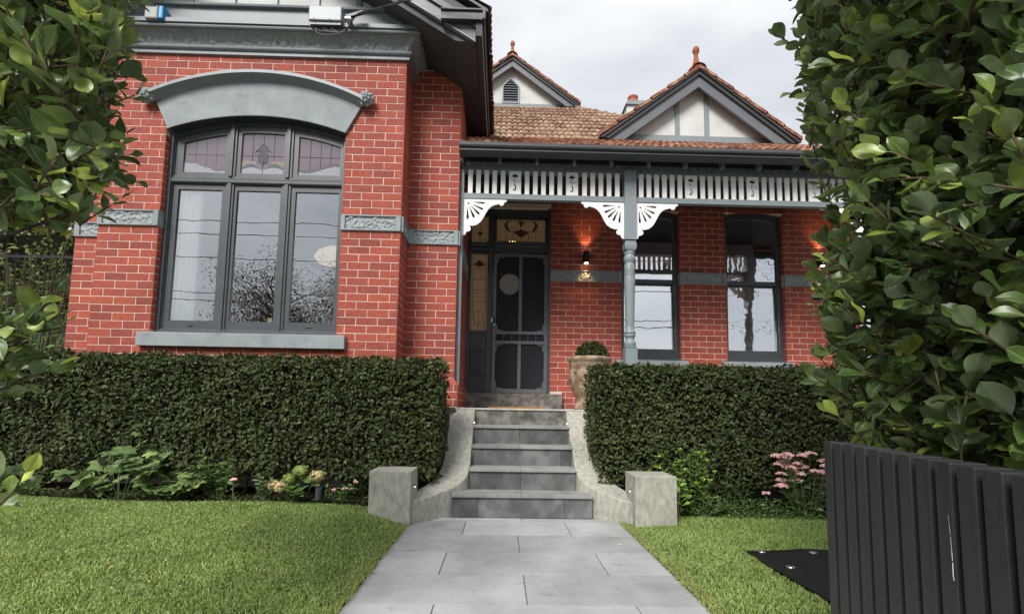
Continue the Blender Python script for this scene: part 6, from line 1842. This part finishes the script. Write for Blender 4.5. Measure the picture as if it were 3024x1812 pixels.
for z in (0.12, 0.72):
    c = [a, b, b+gn*0.04, a+gn*0.04]
    MB().add([(p.x, p.y, z) for p in c]+[(p.x, p.y, z+0.09) for p in c], [(0,1,2,3)[::-1],(4,5,6,7),(0,1,5,4),(1,2,6,5),(2,3,7,6),(3,0,4,7)]).build('rail', 'black_metal', gate)
c = [g0+gn*0.036, b.copy()+gn*0.016, b.copy()+gn*0.022, g0+gn*0.042]  # black sheet added behind the gaps to deepen the shade between battens
MB().add([(p.x, p.y, 0.06) for p in c]+[(p.x, p.y, 0.915) for p in c], [(0,1,2,3)[::-1],(4,5,6,7),(0,1,5,4),(1,2,6,5),(2,3,7,6),(3,0,4,7)]).build('gap_shade_sheet', 'black_metal', gate)
sm_ = MB()      # bird dropping on the ninth batten
a = g0+gd*(pitch_g*8+0.045) - gn*0.0012
pp = [(0.0, 0.80), (0.002, 0.775), (0.004, 0.75), (0.005, 0.715), (0.006, 0.69), (0.005, 0.66), (0.007, 0.645)]
for i in range(len(pp)-1):
    p = a+gd*pp[i][0]; q = a+gd*pp[i+1][0]
    w = [0.0004, 0.0006, 0.0008, 0.0013, 0.002, 0.0018][i]
    sm_.add([(p.x-gd.x*w, p.y-gd.y*w, pp[i][1]), (p.x+gd.x*w, p.y+gd.y*w, pp[i][1]), (q.x+gd.x*w, q.y+gd.y*w, pp[i+1][1]+0.004*(i % 2)), (q.x-gd.x*w, q.y-gd.y*w, pp[i+1][1]+0.004*(i % 2))], [(0, 1, 2, 3)])
sm_.build('white_streak', 'white_paint', gate)
gp_ = B('gate_post', 'black_metal', 1.27, 1.36, 0.2, 0.29, -0.1, 1.0)
tag(gp_, 'black metal gate post outside the right edge of the view', 'gate post')

bmt = thing('lawn_mat', 'black weed mat pinned with silver studs lying on the right lawn', 'ground mat', (2.2, 3.3, 0.02))
pts = [(1.80, 3.72), (1.95, 3.735), (2.10, 3.755), (2.25, 3.80), (2.42, 3.775), (2.9, 3.74), (3.1, 3.3), (3.0, 2.7), (2.3, 2.62), (1.80, 2.70), (1.795, 3.0), (1.79, 3.3)]
MB().prism([(x, y) for x, y in pts], 0.026, 0.034, 'z').build('sheet', 'black_mat', bmt)
for x, y in ((1.907, 3.705), (2.277, 3.70), (1.913, 3.354), (2.4, 3.3)):
    MB().lathe([(0.028, 0.033), (0.026, 0.037), (0.015, 0.040), (0.0, 0.041)], x, y, 14).build('stud', 'steel', bmt)

# flecks fallen on the path
for k, (x, y, lab) in enumerate([(-0.52, 4.02, 'tiny pale petal fallen near the left edge of the path'), (0.93, 3.95, 'tiny pale petal fallen near the right edge of the path'), (0.16, 2.35, 'tiny pale leaf scrap fallen in the middle of the path')]):
    o = MB().add([(x-0.02, y, 0.004), (x, y-0.008, 0.006), (x+0.024, y+0.003, 0.005), (x+0.004, y+0.01, 0.008)], [(0, 1, 2, 3)]).build('fallen_petal', 'flower_cream')
    tag(o, lab, 'petal', 'petals fallen on the path')
rr_ = random.Random(5)
lf = MB().add([(-0.5, 0, 0), (0, -0.22, 0.05), (0.5, 0, 0.12), (0, 0.22, 0.03)], [(0, 1, 2, 3)]).mesh('fallen_leaf', 'dry_leaf')
for k in range(14):
    x = rr_.uniform(-3.4, -1.0) if k < 9 else rr_.uniform(1.3, 1.75); y = rr_.uniform(2.7, 4.3)
    o = place('fallen_leaf', lf, (x, y, lawn_z(x, y)+0.024), None, (rr_.uniform(0.025, 0.05),)*3, (rr_.uniform(-.4, .4), rr_.uniform(-.4, .4), rr_.uniform(0, 6)))
    tag(o, 'small dry leaf lying on the lawn left of the path' if k < 9 else 'small dry leaf lying on the lawn right of the path', 'leaf', 'dry leaves on the left lawn' if k < 9 else 'dry leaves on the right lawn')
sp_ = B('path_spotlight', 'steel', -0.80, -0.70, 2.42, 2.52, 0.001, 0.012)
tag(sp_, 'small square metal light cover at the left bottom edge of the path', 'light cover')

# ------------------------------------------------------------------ trees, fence and growth beyond the left side of the house
def leaf_tree(name, lab, x, y, h, rw, n, size, mt, seed, trunk_h, z0=0.0, group=None, squash=1.0):
    r_ = np.random.default_rng(seed)
    t_ = thing(name, lab, 'tree', (x, y, z0), group)
    tr = MB(); tips = []
    tr.tube([(x, y, z0), (x+0.1, y, z0+trunk_h*0.6), (x, y+0.1, z0+trunk_h), (x, y, z0+h*0.8)], [0.05*h/3, 0.04*h/3, 0.03*h/3, 0.01], 8)
    for k in range(26):
        a = r_.uniform(0, 2*math.pi); zz = z0+trunk_h+(h-trunk_h)*r_.uniform(0.0, 0.7)
        L_ = rw*r_.uniform(0.5, 1.0)
        tip = np.array([x+L_*math.cos(a), y+L_*math.sin(a), min(z0+h*0.98, zz+L_*r_.uniform(0.3, 1.0))])
        m_ = (np.array([x, y, zz])+tip)/2+np.array([0, 0, 0.1])
        tr.tube([(x, y, zz), tuple(m_), tuple(tip)], [0.018*h/3, 0.011*h/3, 0.004], 5)
        tips.append(tip)
        for j in range(3):
            q = (np.array([x, y, zz])+tip)/2 + r_.normal(size=3)*rw*0.3
            tr.tube([tuple(m_), tuple(q)], [0.007*h/3, 0.003], 4); tips.append(q)
    tr.build('trunk', 'bark', t_)
    tips = np.array(tips); c = r_.integers(0, len(tips), n)
    P = tips[c] + r_.normal(size=(n, 3))*rw*0.16*np.array([1, 1, 0.8*squash])
    d = r_.normal(size=(n, 3)); nn = r_.normal(size=(n, 3))*0.6+np.array([0, -0.2, 0.7])
    leaf_object('crown', t_, [((small_v, small_f), P, d, nn, size*r_.uniform(0.6, 1.3, n), None)], mt, False)
    return t_
leaf_tree('garden_tree', 'yellow-green tree standing beyond the left eave', -10.6, 11.5, 10.5, 3.2, 14000, 0.20, 'yellow_tree_leaf', 101, 2.5)
leaf_tree('garden_tree', 'dark leafy tree beyond the left fence', -8.6, 8.8, 3.8, 1.7, 9000, 0.10, 'tree_leaf', 102, 0.8)
nf = thing('side_fence', 'dark metal picket fence along the left side of the house', 'fence', (-7.4, 7.5, 0))
MB().box(-12, -5.35, 7.55, 7.70, 0.0, 2.25).build('fence_base', 'black_timber', nf)
for k in range(44):
    xx = -11.9+0.15*k
    MB().tube([(xx, 7.6, 2.2), (xx, 7.6, 3.25)], 0.010, 6).build('picket', 'black_metal', nf)
MB().box(-12, -5.35, 7.58, 7.62, 3.18, 3.22).build('top_rail', 'black_metal', nf)
bk = MB().box(-14, -5.3, 9.6, 9.8, 0, 4.2).build('neighbour_wall', 'dark_growth')
tag(bk, 'dark wall of the neighbouring building beyond the left fence', 'wall')
plant('side_shrub', 'leafy shrub with yellow-green tips at the left side of the house', 'shrub', (-6.75, 6.5), rs(130, 0.75, 0.5, 0.4, 2.2, 111), oval, 0.11, 'shrub_leaf', 111, per=12, first=0.2, stem_r=0.008)
plant('side_shrub', 'pale-leaved bush beside the left corner of the house', 'shrub', (-5.80, 6.2), rs(130, 0.5, 0.4, 0.4, 1.95, 112), oval, 0.09, 'shrub_leaf', 112, per=12, first=0.2, stem_r=0.008)
plant('side_shrub', 'taller thin-stemmed bush against the left fence', 'shrub', (-6.35, 6.9), rs(44, 0.8, 0.3, 1.4, 3.1, 113), oval, 0.10, 'shrub_leaf', 113, per=9, first=0.4, stem_r=0.010, stem_mt='bark')

# ------------------------------------------------------------------ across the street: seen only in the window glass
leaf_tree('street_tree', 'bare-branched street tree reflected in the middle pane of the bay window', -10.6, -12.0, 7.6, 2.6, 17000, 0.10, 'street_leaf', 121, 2.0, -0.05, 'street trees reflected in the bay window')
leaf_tree('street_tree', 'wider street tree reflected in the right pane of the bay window', -7.2, -13.0, 8.4, 3.0, 24000, 0.10, 'street_leaf', 122, 2.0, -0.05, 'street trees reflected in the bay window')
for k, (z, sg, yy) in enumerate([(9.3, 0.5, -11.0), (8.8, 0.5, -11.2), (7.6, 0.4, -10.9), (11.4, 0.5, -10.8), (6.1, 0.3, -11.1), (5.7, 0.3, -11.0)]):
    pts = [(-45+90*i/40, yy, z + sg*((i-20)/20)**2 - 0.012*i) for i in range(41)]
    o = MB().tube(pts, 0.022, 5).build('power_line', 'cable')
    tag(o, ['second highest', 'third highest', 'fourth highest', 'highest', 'fifth highest', 'lowest'][k] + ' of the thin street power lines reflected in the window glass', 'power line', 'street power lines reflected in the windows')
